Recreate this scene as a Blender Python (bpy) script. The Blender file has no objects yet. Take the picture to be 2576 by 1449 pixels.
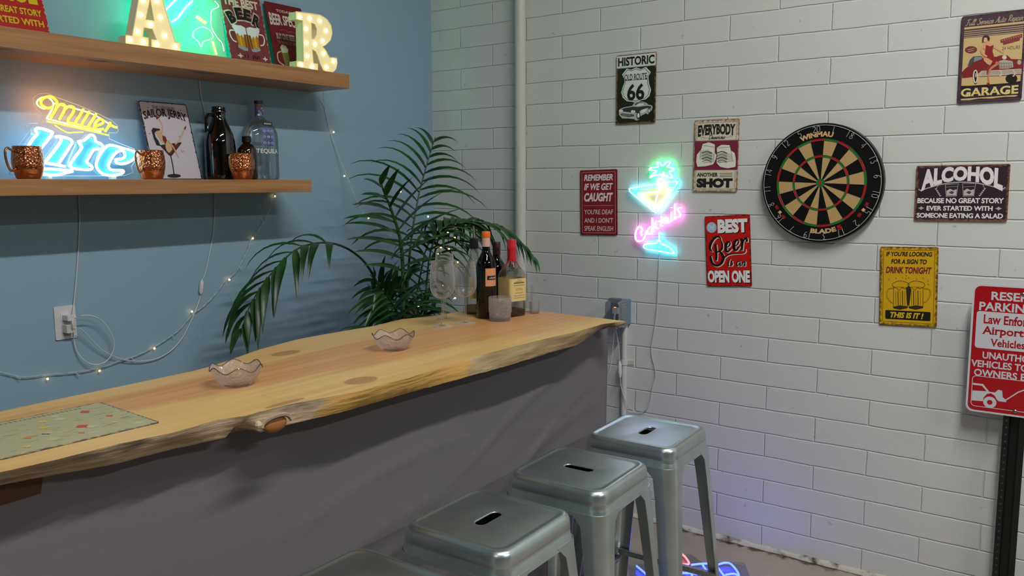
import bpy, bmesh, math, random
from mathutils import Vector, Matrix
from math import sin, cos, pi, radians, sqrt, atan2

scene = bpy.context.scene
COL = scene.collection
random.seed(7)

# ------------------------------------------------------------------ camera
FPX, YAW, PITCH, ROLL = 2101.455, 0.94828, 0.124389, -0.0035315
CAM = Vector((-3.3935, -2.9468, 1.5559))
IW, IH = 2576.0, 1449.0
_f = Vector((sin(YAW) * cos(PITCH), cos(YAW) * cos(PITCH), -sin(PITCH)))
_r = Vector((cos(YAW), -sin(YAW), 0))
_u = _r.cross(_f)
RIGHT = cos(ROLL) * _r + sin(ROLL) * _u
UP = -sin(ROLL) * _r + cos(ROLL) * _u
cam_data = bpy.data.cameras.new('camera')
cam_data.sensor_width = 36.0
cam_data.lens = FPX / IW * 36.0
cam_data.clip_start = 0.02
cam = bpy.data.objects.new('camera', cam_data)
COL.objects.link(cam)
cam.matrix_world = Matrix(((RIGHT.x, UP.x, -_f.x, CAM.x), (RIGHT.y, UP.y, -_f.y, CAM.y),
                           (RIGHT.z, UP.z, -_f.z, CAM.z), (0, 0, 0, 1)))
scene.camera = cam

# ------------------------------------------------------------------ world, lights, exposure
scene.view_settings.view_transform = 'Standard'
scene.view_settings.look = 'None'
scene.view_settings.exposure = 0.0
scene.view_settings.gamma = 1.0
scene.view_settings.use_curve_mapping = False
world = bpy.data.worlds.new('world')
scene.world = world
world.use_nodes = True
world.node_tree.nodes['Background'].inputs[0].default_value = (0.9, 0.95, 1.0, 1)
world.node_tree.nodes['Background'].inputs[1].default_value = 0.01
cy = scene.cycles
cy.use_denoising = True
cy.max_bounces = 8
cy.diffuse_bounces = 4
cy.glossy_bounces = 4
cy.transmission_bounces = 6
cy.transparent_max_bounces = 24
cy.caustics_reflective = False
cy.caustics_refractive = False
cy.sample_clamp_indirect = 4.0
CEIL = 4.05


def tube_lamp(name, x0, x1, y, power, width=0.10):
    ld = bpy.data.lights.new(name, 'AREA')
    ld.shape = 'RECTANGLE'
    ld.size = x1 - x0
    ld.size_y = width
    ld.energy = power
    ld.color = (1.0, 0.99, 0.955)
    o = bpy.data.objects.new(name, ld)
    COL.objects.link(o)
    o.location = ((x0 + x1) / 2, y, CEIL - 0.03)
    return o


tube_lamp('ceiling_lamp_near', -3.2, -1.2, -3.3, 103)
tube_lamp('ceiling_lamp_far', -3.2, -1.2, -6.6, 96)
tube_lamp('ambient_fill_lamp', -7.2, -5.3, -3.3, 30)  # added fill for ambient light from the left, no known fixture


# ------------------------------------------------------------------ pixel -> place on a known plane of the room
def ray(px, py):
    return RIGHT * ((px - IW / 2) / FPX) - UP * ((py - IH / 2) / FPX) + _f


def PX(px, py, x=0.0):
    d = ray(px, py)
    return CAM + d * ((x - CAM.x) / d.x)


def PY(px, py, y=0.0):
    d = ray(px, py)
    return CAM + d * ((y - CAM.y) / d.y)


def PZ(px, py, z=0.0):
    d = ray(px, py)
    return CAM + d * ((z - CAM.z) / d.z)


# ------------------------------------------------------------------ materials
def lin(h):
    if isinstance(h, str):
        h = h.lstrip('#')
        c = [int(h[i:i + 2], 16) / 255 for i in (0, 2, 4)]
        return tuple(v / 12.92 if v <= 0.04045 else ((v + 0.055) / 1.055) ** 2.4 for v in c)
    return tuple(h)


def nodes(m):
    m.use_nodes = True
    nt = m.node_tree
    return nt, nt.nodes, nt.links, nt.nodes['Principled BSDF']


def mat(name, col, rough=0.5, metal=0.0, spec=0.5, coat=0.0, emit=None, estr=0.0):
    m = bpy.data.materials.new(name)
    nt, N, L, b = nodes(m)
    c = lin(col)
    b.inputs['Base Color'].default_value = (*c, 1)
    b.inputs['Roughness'].default_value = rough
    b.inputs['Metallic'].default_value = metal
    b.inputs['Specular IOR Level'].default_value = spec
    b.inputs['Coat Weight'].default_value = coat
    if emit is not None:
        b.inputs['Emission Color'].default_value = (*lin(emit), 1)
        b.inputs['Emission Strength'].default_value = estr
    m.diffuse_color = (*c, 1)
    return m


_ink = {}
INKK = 1.9


def ink(h, rough=0.45):
    """printed or painted colour, given as it looks in the dim room"""
    if (h, rough) not in _ink:
        c = tuple(min(0.9, v * INKK) for v in lin(h))
        _ink[(h, rough)] = mat('ink_' + h.strip('#'), c, rough, spec=0.3)
    return _ink[(h, rough)]


def glow(name, col, strength):
    m = bpy.data.materials.new(name)
    nt, N, L, b = nodes(m)
    c = lin(col)
    b.inputs['Base Color'].default_value = (*[min(1, 0.3 + v * .6) for v in c], 1)
    b.inputs['Emission Color'].default_value = (*c, 1)
    b.inputs['Emission Strength'].default_value = strength
    return m


def thin_glass(name, tint=(0.96, 0.97, 0.97), edge=(0.75, 0.78, 0.8), rough=0.02, refl=0.35, haze=0.0, hazecol=(.9, .8, .8), bump=None, edge_light=0.0):
    """clear glass wall: see-through, darker and shinier towards its edges"""
    m = bpy.data.materials.new(name)
    nt, N, L, b = nodes(m)
    N.remove(b)
    out = N['Material Output']
    lw = N.new('ShaderNodeLayerWeight'); lw.inputs[0].default_value = 0.35
    tr = N.new('ShaderNodeBsdfTransparent')
    mixc = N.new('ShaderNodeMix'); mixc.data_type = 'RGBA'
    mixc.inputs[6].default_value = (*tint, 1); mixc.inputs[7].default_value = (*edge, 1)
    L.new(lw.outputs['Facing'], mixc.inputs[0])
    L.new(mixc.outputs[2], tr.inputs[0])
    gl = N.new('ShaderNodeBsdfGlossy'); gl.inputs['Roughness'].default_value = rough
    mul = N.new('ShaderNodeMath'); mul.operation = 'MULTIPLY_ADD'
    mul.inputs[1].default_value = refl; mul.inputs[2].default_value = 0.03
    L.new(lw.outputs['Fresnel'], mul.inputs[0])
    ms = N.new('ShaderNodeMixShader')
    L.new(mul.outputs[0], ms.inputs[0]); L.new(tr.outputs[0], ms.inputs[1]); L.new(gl.outputs[0], ms.inputs[2])
    last = ms
    if haze or edge_light:
        df = N.new('ShaderNodeBsdfTranslucent'); df.inputs[0].default_value = (*hazecol, 1)
        d2 = N.new('ShaderNodeBsdfDiffuse'); d2.inputs[0].default_value = (*hazecol, 1)
        a = N.new('ShaderNodeMixShader'); a.inputs[0].default_value = 0.5
        L.new(df.outputs[0], a.inputs[1]); L.new(d2.outputs[0], a.inputs[2])
        m2 = N.new('ShaderNodeMixShader'); m2.inputs[0].default_value = haze
        if edge_light:
            sq = N.new('ShaderNodeMath'); sq.operation = 'POWER'; sq.inputs[1].default_value = 2.0; L.new(lw.outputs['Facing'], sq.inputs[0])  # white put into the glass edges in place of refracted light
            ma = N.new('ShaderNodeMath'); ma.operation = 'MULTIPLY_ADD'; ma.inputs[1].default_value = edge_light; ma.inputs[2].default_value = haze
            L.new(sq.outputs[0], ma.inputs[0]); L.new(ma.outputs[0], m2.inputs[0])
        L.new(ms.outputs[0], m2.inputs[1]); L.new(a.outputs[0], m2.inputs[2])
        last = m2
    if bump:
        tc = N.new('ShaderNodeTexCoord')
        vo = N.new('ShaderNodeTexVoronoi'); vo.inputs['Scale'].default_value = bump
        L.new(tc.outputs['Object'], vo.inputs['Vector'])
        bp = N.new('ShaderNodeBump'); bp.inputs['Strength'].default_value = 1.0; bp.inputs['Distance'].default_value = 0.004
        L.new(vo.outputs['Distance'], bp.inputs['Height'])
        L.new(bp.outputs[0], gl.inputs['Normal']); L.new(bp.outputs[0], lw.inputs['Normal'])
    L.new(last.outputs[0], out.inputs[0])
    return m


def noise_color(m, scale, c1, c2, detail=4, lo=0.35, hi=0.65, mapping=None, rough=None):
    nt, N, L, b = nodes(m)
    tc = N.new('ShaderNodeTexCoord')
    mp = N.new('ShaderNodeMapping')
    if mapping: mp.inputs['Scale'].default_value = mapping
    L.new(tc.outputs['Object'], mp.inputs[0])
    nz = N.new('ShaderNodeTexNoise'); nz.inputs['Scale'].default_value = scale; nz.inputs['Detail'].default_value = detail
    L.new(mp.outputs[0], nz.inputs['Vector'])
    rp = N.new('ShaderNodeValToRGB')
    rp.color_ramp.elements[0].position = lo; rp.color_ramp.elements[1].position = hi
    rp.color_ramp.elements[0].color = (*lin(c1), 1); rp.color_ramp.elements[1].color = (*lin(c2), 1)
    L.new(nz.outputs['Fac'], rp.inputs[0])
    L.new(rp.outputs[0], b.inputs['Base Color'])
    return nt, N, L, b, tc, mp, nz, rp


def add_bump(m, scale, dist, strength=0.5, kind='noise', mapping=None):
    nt, N, L, b = nodes(m)
    tc = N.new('ShaderNodeTexCoord')
    mp = N.new('ShaderNodeMapping')
    if mapping: mp.inputs['Scale'].default_value = mapping
    L.new(tc.outputs['Object'], mp.inputs[0])
    t = N.new('ShaderNodeTexNoise' if kind == 'noise' else 'ShaderNodeTexVoronoi')
    t.inputs['Scale'].default_value = scale
    L.new(mp.outputs[0], t.inputs['Vector'])
    bp = N.new('ShaderNodeBump'); bp.inputs['Strength'].default_value = strength; bp.inputs['Distance'].default_value = dist
    L.new(t.outputs[0], bp.inputs['Height'])
    L.new(bp.outputs[0], b.inputs['Normal'])
    return m


def tin(h, w, hh, rust='#4a2c1e', wear=0.008, rough=0.42):
    """enamel tin plate, rubbed to rust along its own edges"""
    m = mat('tin_' + h.strip('#'), tuple(min(.9, v * INKK) for v in lin(h)), rough, spec=0.3)
    nt, N, L, b = nodes(m)
    base = b.inputs['Base Color'].default_value[:]
    tc = N.new('ShaderNodeTexCoord'); sx = N.new('ShaderNodeSeparateXYZ'); L.new(tc.outputs['Object'], sx.inputs[0])

    def mth(op, a, c=None):
        n = N.new('ShaderNodeMath'); n.operation = op
        for i, v in enumerate((a, c)):
            if v is None: continue
            if isinstance(v, (int, float)): n.inputs[i].default_value = v
            else: L.new(v, n.inputs[i])
        return n.outputs[0]
    ex = mth('SUBTRACT', mth('ABSOLUTE', sx.outputs[0]), w / 2)
    ey = mth('SUBTRACT', mth('ABSOLUTE', sx.outputs[1]), hh / 2)
    e = mth('MAXIMUM', ex, ey)
    nz = N.new('ShaderNodeTexNoise'); nz.inputs['Scale'].default_value = 90; nz.inputs['Detail'].default_value = 5
    L.new(tc.outputs['Object'], nz.inputs['Vector'])
    nn = mth('MULTIPLY', mth('SUBTRACT', nz.outputs['Fac'], 0.5), 0.03)
    v = mth('DIVIDE', mth('ADD', mth('ADD', e, nn), wear), wear)
    v2 = N.new('ShaderNodeClamp'); L.new(v, v2.inputs[0])
    mx = N.new('ShaderNodeMix'); mx.data_type = 'RGBA'
    L.new(v2.outputs[0], mx.inputs[0])
    mx.inputs[6].default_value = base
    mx.inputs[7].default_value = (*[min(.9, q * INKK) for q in lin(rust)], 1)
    L.new(mx.outputs[2], b.inputs['Base Color'])
    return m


# ------------------------------------------------------------------ mesh builder
def catmull(pts, k=6, closed=False):
    P = [Vector(p) for p in pts]
    n = len(P)
    if n < 3 and not closed: return P
    out = []
    for i in range(n if closed else n - 1):
        if closed: a, b, c, d = P[(i - 1) % n], P[i], P[(i + 1) % n], P[(i + 2) % n]
        else: a, b, c, d = P[max(0, i - 1)], P[i], P[i + 1], P[min(n - 1, i + 2)]
        for j in range(k):
            t = j / k
            out.append(0.5 * ((2 * b) + (c - a) * t + (2 * a - 5 * b + 4 * c - d) * t * t + (3 * b - a - 3 * c + d) * t ** 3))
    if not closed: out.append(P[-1])
    return out


class MB:
    def __init__(s):
        s.v, s.f, s.m, s.mats, s.pc = [], [], [], [], []

    def mi(s, m):
        if m not in s.mats: s.mats.append(m)
        return s.mats.index(m)

    def add(s, verts, faces, m):
        o = len(s.v); k = s.mi(m); s.pc.append((o, o + len(verts), len(s.f), len(s.f) + len(faces)))
        s.v += [tuple(v) for v in verts]
        for f in faces:
            s.f.append(tuple(i + o for i in f)); s.m.append(k)

    def prism(s, pts, z0, z1, m):
        n = len(pts)
        a = sum(pts[i][0] * pts[(i + 1) % n][1] - pts[(i + 1) % n][0] * pts[i][1] for i in range(n))
        if a < 0: pts = pts[::-1]
        vs = [(p[0], p[1], z0) for p in pts] + [(p[0], p[1], z1) for p in pts]
        fs = [tuple(range(n))[::-1], tuple(range(n, 2 * n))] + [(i, (i + 1) % n, n + (i + 1) % n, n + i) for i in range(n)]
        s.add(vs, fs, m)

    def flat(s, pts, z, m):
        n = len(pts)
        a = sum(pts[i][0] * pts[(i + 1) % n][1] - pts[(i + 1) % n][0] * pts[i][1] for i in range(n))
        if a < 0: pts = pts[::-1]
        s.add([(p[0], p[1], z) for p in pts], [tuple(range(n))], m)

    def box(s, c, d, m, M=None):
        x, y, z = d[0] / 2, d[1] / 2, d[2] / 2
        vs = [Vector((a * x, b * y, e * z)) for e in (-1, 1) for b in (-1, 1) for a in (-1, 1)]
        if M is not None: vs = [M @ v for v in vs]
        vs = [v + Vector(c) for v in vs]
        s.add(vs, [(0, 2, 3, 1), (4, 5, 7, 6), (0, 1, 5, 4), (2, 6, 7, 3), (0, 4, 6, 2), (1, 3, 7, 5)], m)

    def tube(s, pts, r, m, n=8, closed=False):
        P = [Vector(p) for p in pts]
        K = len(P); rs = r if isinstance(r, (list, tuple)) else [r] * K
        prev = None; vs = []
        for i in range(K):
            if closed: t = P[(i + 1) % K] - P[(i - 1) % K]
            else: t = P[min(i + 1, K - 1)] - P[max(i - 1, 0)]
            if t.length < 1e-9: t = Vector((0, 0, 1))
            t.normalize()
            if prev is None:
                a = Vector((0, 0, 1)) if abs(t.z) < .9 else Vector((1, 0, 0))
                prev = t.cross(a).normalized()
            else:
                prev = (prev - t * prev.dot(t))
                prev = prev.normalized() if prev.length > 1e-6 else t.orthogonal().normalized()
            q = t.cross(prev)
            for j in range(n):
                a = 2 * pi * j / n
                vs.append(P[i] + (prev * cos(a) + q * sin(a)) * rs[i])
        fs = []
        for i in range(K if closed else K - 1):
            i2 = (i + 1) % K
            for j in range(n):
                fs.append((i * n + j, i * n + (j + 1) % n, i2 * n + (j + 1) % n, i2 * n + j))
        if not closed:
            fs.append(tuple(range(n))[::-1]); fs.append(tuple((K - 1) * n + j for j in range(n)))
        s.add(vs, fs, m)

    def lathe(s, prof, m, n=32, c=(0, 0, 0), sx=1.0, sy=1.0, cap=True, wave=None):
        vs, fs = [], []
        for k, (r, z) in enumerate(prof):
            for j in range(n):
                a = 2 * pi * j / n
                dz = wave(a, k, len(prof)) if wave else 0
                vs.append((c[0] + r * cos(a) * sx, c[1] + r * sin(a) * sy, c[2] + z + dz))
        for k in range(len(prof) - 1):
            for j in range(n):
                fs.append((k * n + j, k * n + (j + 1) % n, (k + 1) * n + (j + 1) % n, (k + 1) * n + j))
        if cap:
            fs.append(tuple(range(n))[::-1]); fs.append(tuple((len(prof) - 1) * n + j for j in range(n)))
        s.add(vs, fs, m)

    def loops(s, rings, m, cap0=False, cap1=False):
        n = len(rings[0]); vs = [p for r in rings for p in r]; fs = []
        for k in range(len(rings) - 1):
            for j in range(n):
                fs.append((k * n + j, k * n + (j + 1) % n, (k + 1) * n + (j + 1) % n, (k + 1) * n + j))
        if cap0: fs.append(tuple(range(n))[::-1])
        if cap1: fs.append(tuple((len(rings) - 1) * n + j for j in range(n)))
        s.add(vs, fs, m)

    def sphere(s, c, r, m, n=10, sc=(1, 1, 1)):
        prof = []
        vs, fs = [], []
        K = max(4, n // 2)
        for k in range(K + 1):
            a = -pi / 2 + pi * k / K
            for j in range(n):
                b = 2 * pi * j / n
                vs.append((c[0] + r * cos(a) * cos(b) * sc[0], c[1] + r * cos(a) * sin(b) * sc[1], c[2] + r * sin(a) * sc[2]))
        for k in range(K):
            for j in range(n):
                fs.append((k * n + j, k * n + (j + 1) % n, (k + 1) * n + (j + 1) % n, (k + 1) * n + j))
        s.add(vs, fs, m)

    def stroke(s, pts, w, z, m, smooth=True, closed=False):
        P = [Vector((p[0], p[1])) for p in pts]
        if smooth and len(P) > 2: P = catmull(P, 5, closed)
        K = len(P); ws = w if isinstance(w, (list, tuple)) else None
        vs = []
        for i in range(K):
            if closed: t = P[(i + 1) % K] - P[(i - 1) % K]
            else: t = P[min(i + 1, K - 1)] - P[max(i - 1, 0)]
            t = t.normalized() if t.length > 1e-9 else Vector((1, 0))
            q = Vector((-t.y, t.x))
            if ws:
                x = i / max(1, K - 1) * (len(ws) - 1); a = int(min(x, len(ws) - 2)); hw = (ws[a] + (ws[a + 1] - ws[a]) * (x - a)) / 2
            else: hw = w / 2
            vs += [(*(P[i] + q * hw), z), (*(P[i] - q * hw), z)]
        fs = [(2 * i + 1, 2 * i + 3, 2 * i + 2, 2 * i) for i in range(K - 1)]
        if closed: fs.append((2 * K - 1, 1, 0, 2 * K - 2))
        s.add(vs, fs, m)

    def build(s, name, parent=None, smooth=35, loc=None, bevel=None):
        me = bpy.data.meshes.new(name)
        me.from_pydata(s.v, [], s.f)
        for m in s.mats: me.materials.append(m)
        me.polygons.foreach_set('material_index', s.m)
        if smooth:
            me.polygons.foreach_set('use_smooth', [True] * len(me.polygons))
            me.set_sharp_from_angle(angle=radians(smooth))
        me.update()
        o = bpy.data.objects.new(name, me)
        COL.objects.link(o)
        if parent is not None: o.parent = parent
        if loc is not None: o.location = loc
        if bevel:
            b = o.modifiers.new('bevel', 'BEVEL'); b.width = bevel; b.segments = 2; b.limit_method = 'ANGLE'
        return o


def tag(o, label=None, cat=None, group=None, kind=None):
    if label: o['label'] = label
    if cat: o['category'] = cat
    if group: o['group'] = group
    if kind: o['kind'] = kind
    return o


def empty(name, loc=(0, 0, 0), rz=0.0, label=None, cat=None, group=None, M=None):
    o = bpy.data.objects.new(name, None)
    o.empty_display_size = 0.05
    COL.objects.link(o)
    if M is not None: o.matrix_world = M
    else:
        o.location = loc; o.rotation_euler = (0, 0, rz)
    return tag(o, label, cat, group)


def copy_tree(o, parent=None):
    c = o.copy(); COL.objects.link(c)
    if parent is not None: c.parent = parent
    for ch in list(o.children): copy_tree(ch, c)
    return c


def frame(origin, X, Y):
    X = Vector(X).normalized(); Y = Vector(Y).normalized(); Z = X.cross(Y)
    return Matrix(((X.x, Y.x, Z.x, origin[0]), (X.y, Y.y, Z.y, origin[1]), (X.z, Y.z, Z.z, origin[2]), (0, 0, 0, 1)))


def rrect(hw, hh, r, n=5, cx=0, cy=0):
    out = []
    for (sx, sy, a0) in ((1, 1, 0), (-1, 1, 90), (-1, -1, 180), (1, -1, 270)):
        for i in range(n + 1):
            a = radians(a0 + 90 * i / n)
            out.append((cx + sx * (hw - r) + r * cos(a), cy + sy * (hh - r) + r * sin(a)))
    return out


# ------------------------------------------------------------------ lettering
_tc = {}


def text_mesh(s, bold=0.0, shear=0.0, space=1.0, slab=0.0):
    key = (s, bold, shear, space, slab)
    if key in _tc: return _tc[key]
    cu = bpy.data.curves.new('t', 'FONT')
    cu.body = s; cu.offset = bold; cu.shear = shear; cu.space_character = space; cu.fill_mode = 'FRONT'
    cu.resolution_u = 3
    ob = bpy.data.objects.new('t', cu); COL.objects.link(ob)
    dg = bpy.context.evaluated_depsgraph_get(); dg.update()
    me = bpy.data.meshes.new_from_object(ob.evaluated_get(dg))
    vs = [(v.co.x, v.co.y) for v in me.vertices]
    fs = [tuple(p.vertices) for p in me.polygons]
    bpy.data.objects.remove(ob); bpy.data.curves.remove(cu); bpy.data.meshes.remove(me)
    if slab:
        cnt = {}
        for f in fs:
            for i in range(len(f)):
                e = tuple(sorted((f[i], f[(i + 1) % len(f)]))); cnt[e] = cnt.get(e, 0) + 1
        for (a, b), c in cnt.items():
            if c != 1: continue
            x0, x1 = sorted((vs[a][0], vs[b][0]))
            if abs(vs[a][1] - vs[b][1]) > 0.004 or not 0.03 < x1 - x0 < 0.2: continue
            y = vs[a][1]
            up = y < 0.15
            o = len(vs); t = 0.05 if up else -0.05
            vs += [(x0 - slab, y), (x1 + slab, y), (x1 + slab, y + t), (x0 - slab, y + t)]
            fs.append((o, o + 1, o + 2, o + 3) if up else (o + 3, o + 2, o + 1, o))
    _tc[key] = (vs, fs)
    return vs, fs


SCR = {
    'a': (1.0, [[(.75, .9), (.4, 1), (.05, .6), (.1, .1), (.4, 0), (.75, .5), (.8, .95)], [(.8, .95), (.75, .3), (.85, 0), (1.05, .2)]]),
    'e': (.85, [[(0, .35), (.5, .55), (.65, .85), (.4, 1), (.1, .7), (.1, .25), (.4, 0), (.75, .15), (.9, .4)]]),
    'r': (.75, [[(0, .4), (.25, 1.05), (.3, .85), (.6, .9), (.5, .4), (.55, .05), (.8, .1)]]),
    's': (.7, [[(0, .2), (.35, 1.0), (.55, .55), (.5, .1), (.25, 0), (.1, .15)]]),
    'v': (.9, [[(0, .8), (.15, 1), (.3, .1), (.45, 0), (.7, .6), (.75, 1), (.95, .9)]]),
    'i': (.5, [[(0, .4), (.2, 1), (.15, .3), (.25, 0), (.5, .3)], [(.25, 1.4), (.3, 1.5)]]),
    'n': (.85, [[(0, .3), (.1, 1), (.1, 0)], [(.1, .6), (.35, 1), (.55, .85), (.5, .2), (.65, 0), (.85, .3)]]),
    'l': (.55, [[(0, .3), (.4, 1.6), (.3, 2), (.15, 1.6), (.15, .3), (.3, 0), (.55, .3)]]),
    'u': (.95, [[(0, .9), (.05, .2), (.3, 0), (.6, .5), (.65, 1)], [(.65, 1), (.6, .3), (.75, 0), (.95, .3)]]),
    't': (.6, [[(.25, 1.7), (.2, .3), (.35, 0), (.6, .3)], [(0, 1.1), (.5, 1.15)]]),
    'o': (.9, [[(.5, 1), (.15, .8), (.1, .2), (.4, 0), (.7, .3), (.65, .85), (.5, 1), (.9, .9)]]),
    'c': (.75, [[(.65, .8), (.4, 1), (.1, .6), (.15, .1), (.45, 0), (.8, .3)]]),
    'p': (.85, [[(.15, 1), (.1, -.9)], [(.12, .7), (.45, 1), (.7, .6), (.5, .1), (.15, .1)]]),
    'y': (.9, [[(0, .9), (.05, .3), (.3, .1), (.6, .6), (.65, 1)], [(.65, 1), (.55, -.5), (.2, -.8), (.05, -.4)]]),
    'h': (.9, [[(.1, 2), (.1, 0)], [(.1, .6), (.35, 1), (.55, .85), (.5, .2), (.65, 0), (.85, .3)]]),
    'D': (1.4, [[(.3, 2), (.25, 0)], [(0, 1.7), (.5, 2.05), (1.2, 1.6), (1.2, .6), (.6, 0), (.1, .1)]]),
    'F': (1.3, [[(.0, 1.8), (.6, 2), (1.3, 1.95)], [(.6, 2), (.5, .4), (.2, 0), (0, .3)], [(.3, 1.05), (1, 1.1)]]),
    'S': (1.2, [[(1.1, 1.7), (.8, 2.05), (.4, 1.7), (.6, 1.2), (.95, .8), (.8, .1), (.3, 0), (0, .4)]]),
    'A': (1.2, [[(0, 0), (.4, .6), (.9, 2), (1, 0)], [(.4, .8), (1.05, .8)]]),
    'R': (1.2, [[(.3, 1.9), (.25, 0)], [(0, 1.6), (.5, 2.05), (1, 1.6), (.7, 1.1), (.35, 1), (.8, .3), (1.1, 0)]]),
    'T': (1.1, [[(.0, 1.8), (.6, 2), (1.2, 1.95)], [(.6, 2), (.5, .4), (.2, 0)]]),
}


def pieces(b, gap):
    """a print falls into as many parts as it has patches lying apart"""
    bb = []
    for (v0, v1, f0, f1) in b.pc:
        X = [v[0] for v in b.v[v0:v1]]; Y = [v[1] for v in b.v[v0:v1]]
        bb.append((min(X) - gap / 2, max(X) + gap / 2, min(Y) - gap / 2, max(Y) + gap / 2))
    par = list(range(len(bb)))
    def root(i):
        while par[i] != i: i = par[i]
        return i
    for i in range(len(bb)):
        for j in range(i):
            p, q = bb[i], bb[j]
            if p[0] < q[1] and q[0] < p[1] and p[2] < q[3] and q[2] < p[3]: par[root(i)] = root(j)
    out = {}
    for i, (v0, v1, f0, f1) in enumerate(b.pc):
        g = out.setdefault(root(i), MB()); o = len(g.v) - v0
        g.v += b.v[v0:v1]
        for f, m in zip(b.f[f0:f1], b.m[f0:f1]): g.f.append(tuple(x + o for x in f)); g.m.append(g.mi(b.mats[m]))
    return list(out.values())


def attach(o, root):
    bpy.context.view_layer.update()
    o.parent = root; o.matrix_parent_inverse = root.matrix_world.inverted()
    return o


class Sign:
    """a plate lying in its own x (right), y (up), z (out) frame, with printed layers a fraction of a millimetre apart"""

    def __init__(s, name, w, h, M, label, cat, plate, thick=0.0015, rad=0.006, group=None):
        s.w, s.h, s.t = w, h, thick
        s.root = empty(name, M=M, label=label, cat=cat, group=group)
        s.parts = {}; s.pend = None
        s.inv = M.inverted(); s.n = M.to_3x3() @ Vector((0, 0, 1)); s.o = M.translation
        if plate is not None:
            b = MB(); b.prism(rrect(w / 2, h / 2, rad), 0, thick, plate); b.build('plate', s.root, smooth=0)

    def crop(s, x0, y0, k): s.cr = (x0, y0, k)

    def c(s, cx, cy):
        px, py = s.cr[0] + cx * s.cr[2], s.cr[1] + cy * s.cr[2]
        d = ray(px, py); t = (s.o - CAM).dot(s.n) / d.dot(s.n)
        q = s.inv @ (CAM + d * t)
        return (q.x, q.y)

    def cs(s, pts): return [s.c(*p) for p in pts]

    def uv(s, u, v): return (u * s.w - s.w / 2, s.h / 2 - v * s.h)

    def mb(s, part):
        if part not in s.parts: s.parts[part] = MB()
        return s.parts[part]

    def z(s, layer): return s.t + 0.00025 * layer

    def poly(s, part, pts, col, layer=1, local=False):
        P = pts if local else [s.uv(*p) for p in pts]
        s.mb(part).flat(P, s.z(layer), col if not isinstance(col, str) else ink(col))

    def rect(s, part, u0, v0, u1, v1, col, layer=1): s.poly(part, [(u0, v0), (u1, v0), (u1, v1), (u0, v1)], col, layer)

    def disc(s, part, u, v, r, col, layer=1, sy=1.0, n=28):
        c = s.uv(u, v)
        s.poly(part, [(c[0] + r * cos(2 * pi * i / n), c[1] + r * sy * sin(2 * pi * i / n)) for i in range(n)], col, layer, True)

    def line(s, part, pts, w, col, layer=2, local=False, smooth=True, closed=False):
        P = pts if local else [s.uv(*p) for p in pts]
        s.mb(part).stroke(P, w, s.z(layer), col if not isinstance(col, str) else ink(col), smooth, closed)

    def ring(s, part, inset, w, col, layer=1, r=0.004):
        s.mb(part).stroke(rrect(s.w / 2 - inset, s.h / 2 - inset, r), w, s.z(layer), ink(col), False, True)

    def text(s, txt, u0, u1, v0, v1, col, bold=0.02, shear=0.0, layer=3, warp=None, part='lettering', slab=0.0, space=1.0, shadow=None, raw=None):
        vs, fs = text_mesh(txt, bold, shear, space, slab)
        xs = [v[0] for v in vs]; ys = [v[1] for v in vs]
        x0, x1, y0, y1 = min(xs), max(xs), min(ys), max(ys)
        if shadow:
            s.pend = (part, len(s.parts))
            s.text(txt, u0 + shadow[0], u1 + shadow[0], v0 + shadow[1], v1 + shadow[1], shadow[2], bold, shear, layer - 1, warp, part, slab, space)
        out = []
        for x, y in vs:
            a, b = (x - x0) / (x1 - x0), (y1 - y) / (y1 - y0)
            u, v = u0 + a * (u1 - u0), v0 + b * (v1 - v0)
            if warp: u, v = warp(a, b, u, v)
            out.append((*s.uv(u, v), s.z(layer)))
        s.single(part, layer, out, fs, ink(col) if isinstance(col, str) else col, bool(shadow))

    def single(s, part, layer, out, fs, m, own):
        key = (part, len(s.parts))
        if s.pend is not None: key = s.pend
        s.parts.setdefault(key, MB()).add(out, fs, m)
        if own: s.pend = None

    def script(s, txt, u0, u1, v0, v1, w, col, shear=0.3, layer=3, part='lettering', slope=0.0):
        """joined handwriting; v0..v1 spans the capitals"""
        st = []; x = 0
        for ch in txt:
            if ch == ' ': x += .7; continue
            adv, strokes = SCR[ch]
            for q in strokes: st.append([(x + a + b * shear, b) for a, b in q])
            x += adv
        X = [p[0] for q in st for p in q]; x0, x1 = min(X), max(X)
        for q in st:
            P = [(u0 + (a - x0) / (x1 - x0) * (u1 - u0), v1 - b / 2 * (v1 - v0) + slope * (a - x0) / (x1 - x0)) for a, b in q]
            s.line(part, P, w, col, layer)

    def done(s):
        for k, b in s.parts.items():
            for g in pieces(b, .006 if isinstance(k, str) else .03): g.build(k if isinstance(k, str) else k[0], s.root, smooth=0)
        return s.root


def wall_frame(px, x=-0.004, w=None, h=None):
    """frame of a plate on the block wall whose four corners show at px (tl, tr, br, bl)"""
    a = [PX(*p, x) for p in px]
    c = sum(a, Vector()) / 4
    X = ((a[1] - a[0]) + (a[2] - a[3])).normalized()
    Y = ((a[0] - a[3]) + (a[1] - a[2])).normalized()
    Y = (Y - X * Y.dot(X)).normalized()
    return frame(c, X, Y)

# ================================================================== the room
def plane(name, corners, m):
    b = MB(); b.add(corners, [(0, 1, 2, 3)], m)
    return tag(b.build(name, smooth=0), kind='structure')


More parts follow.
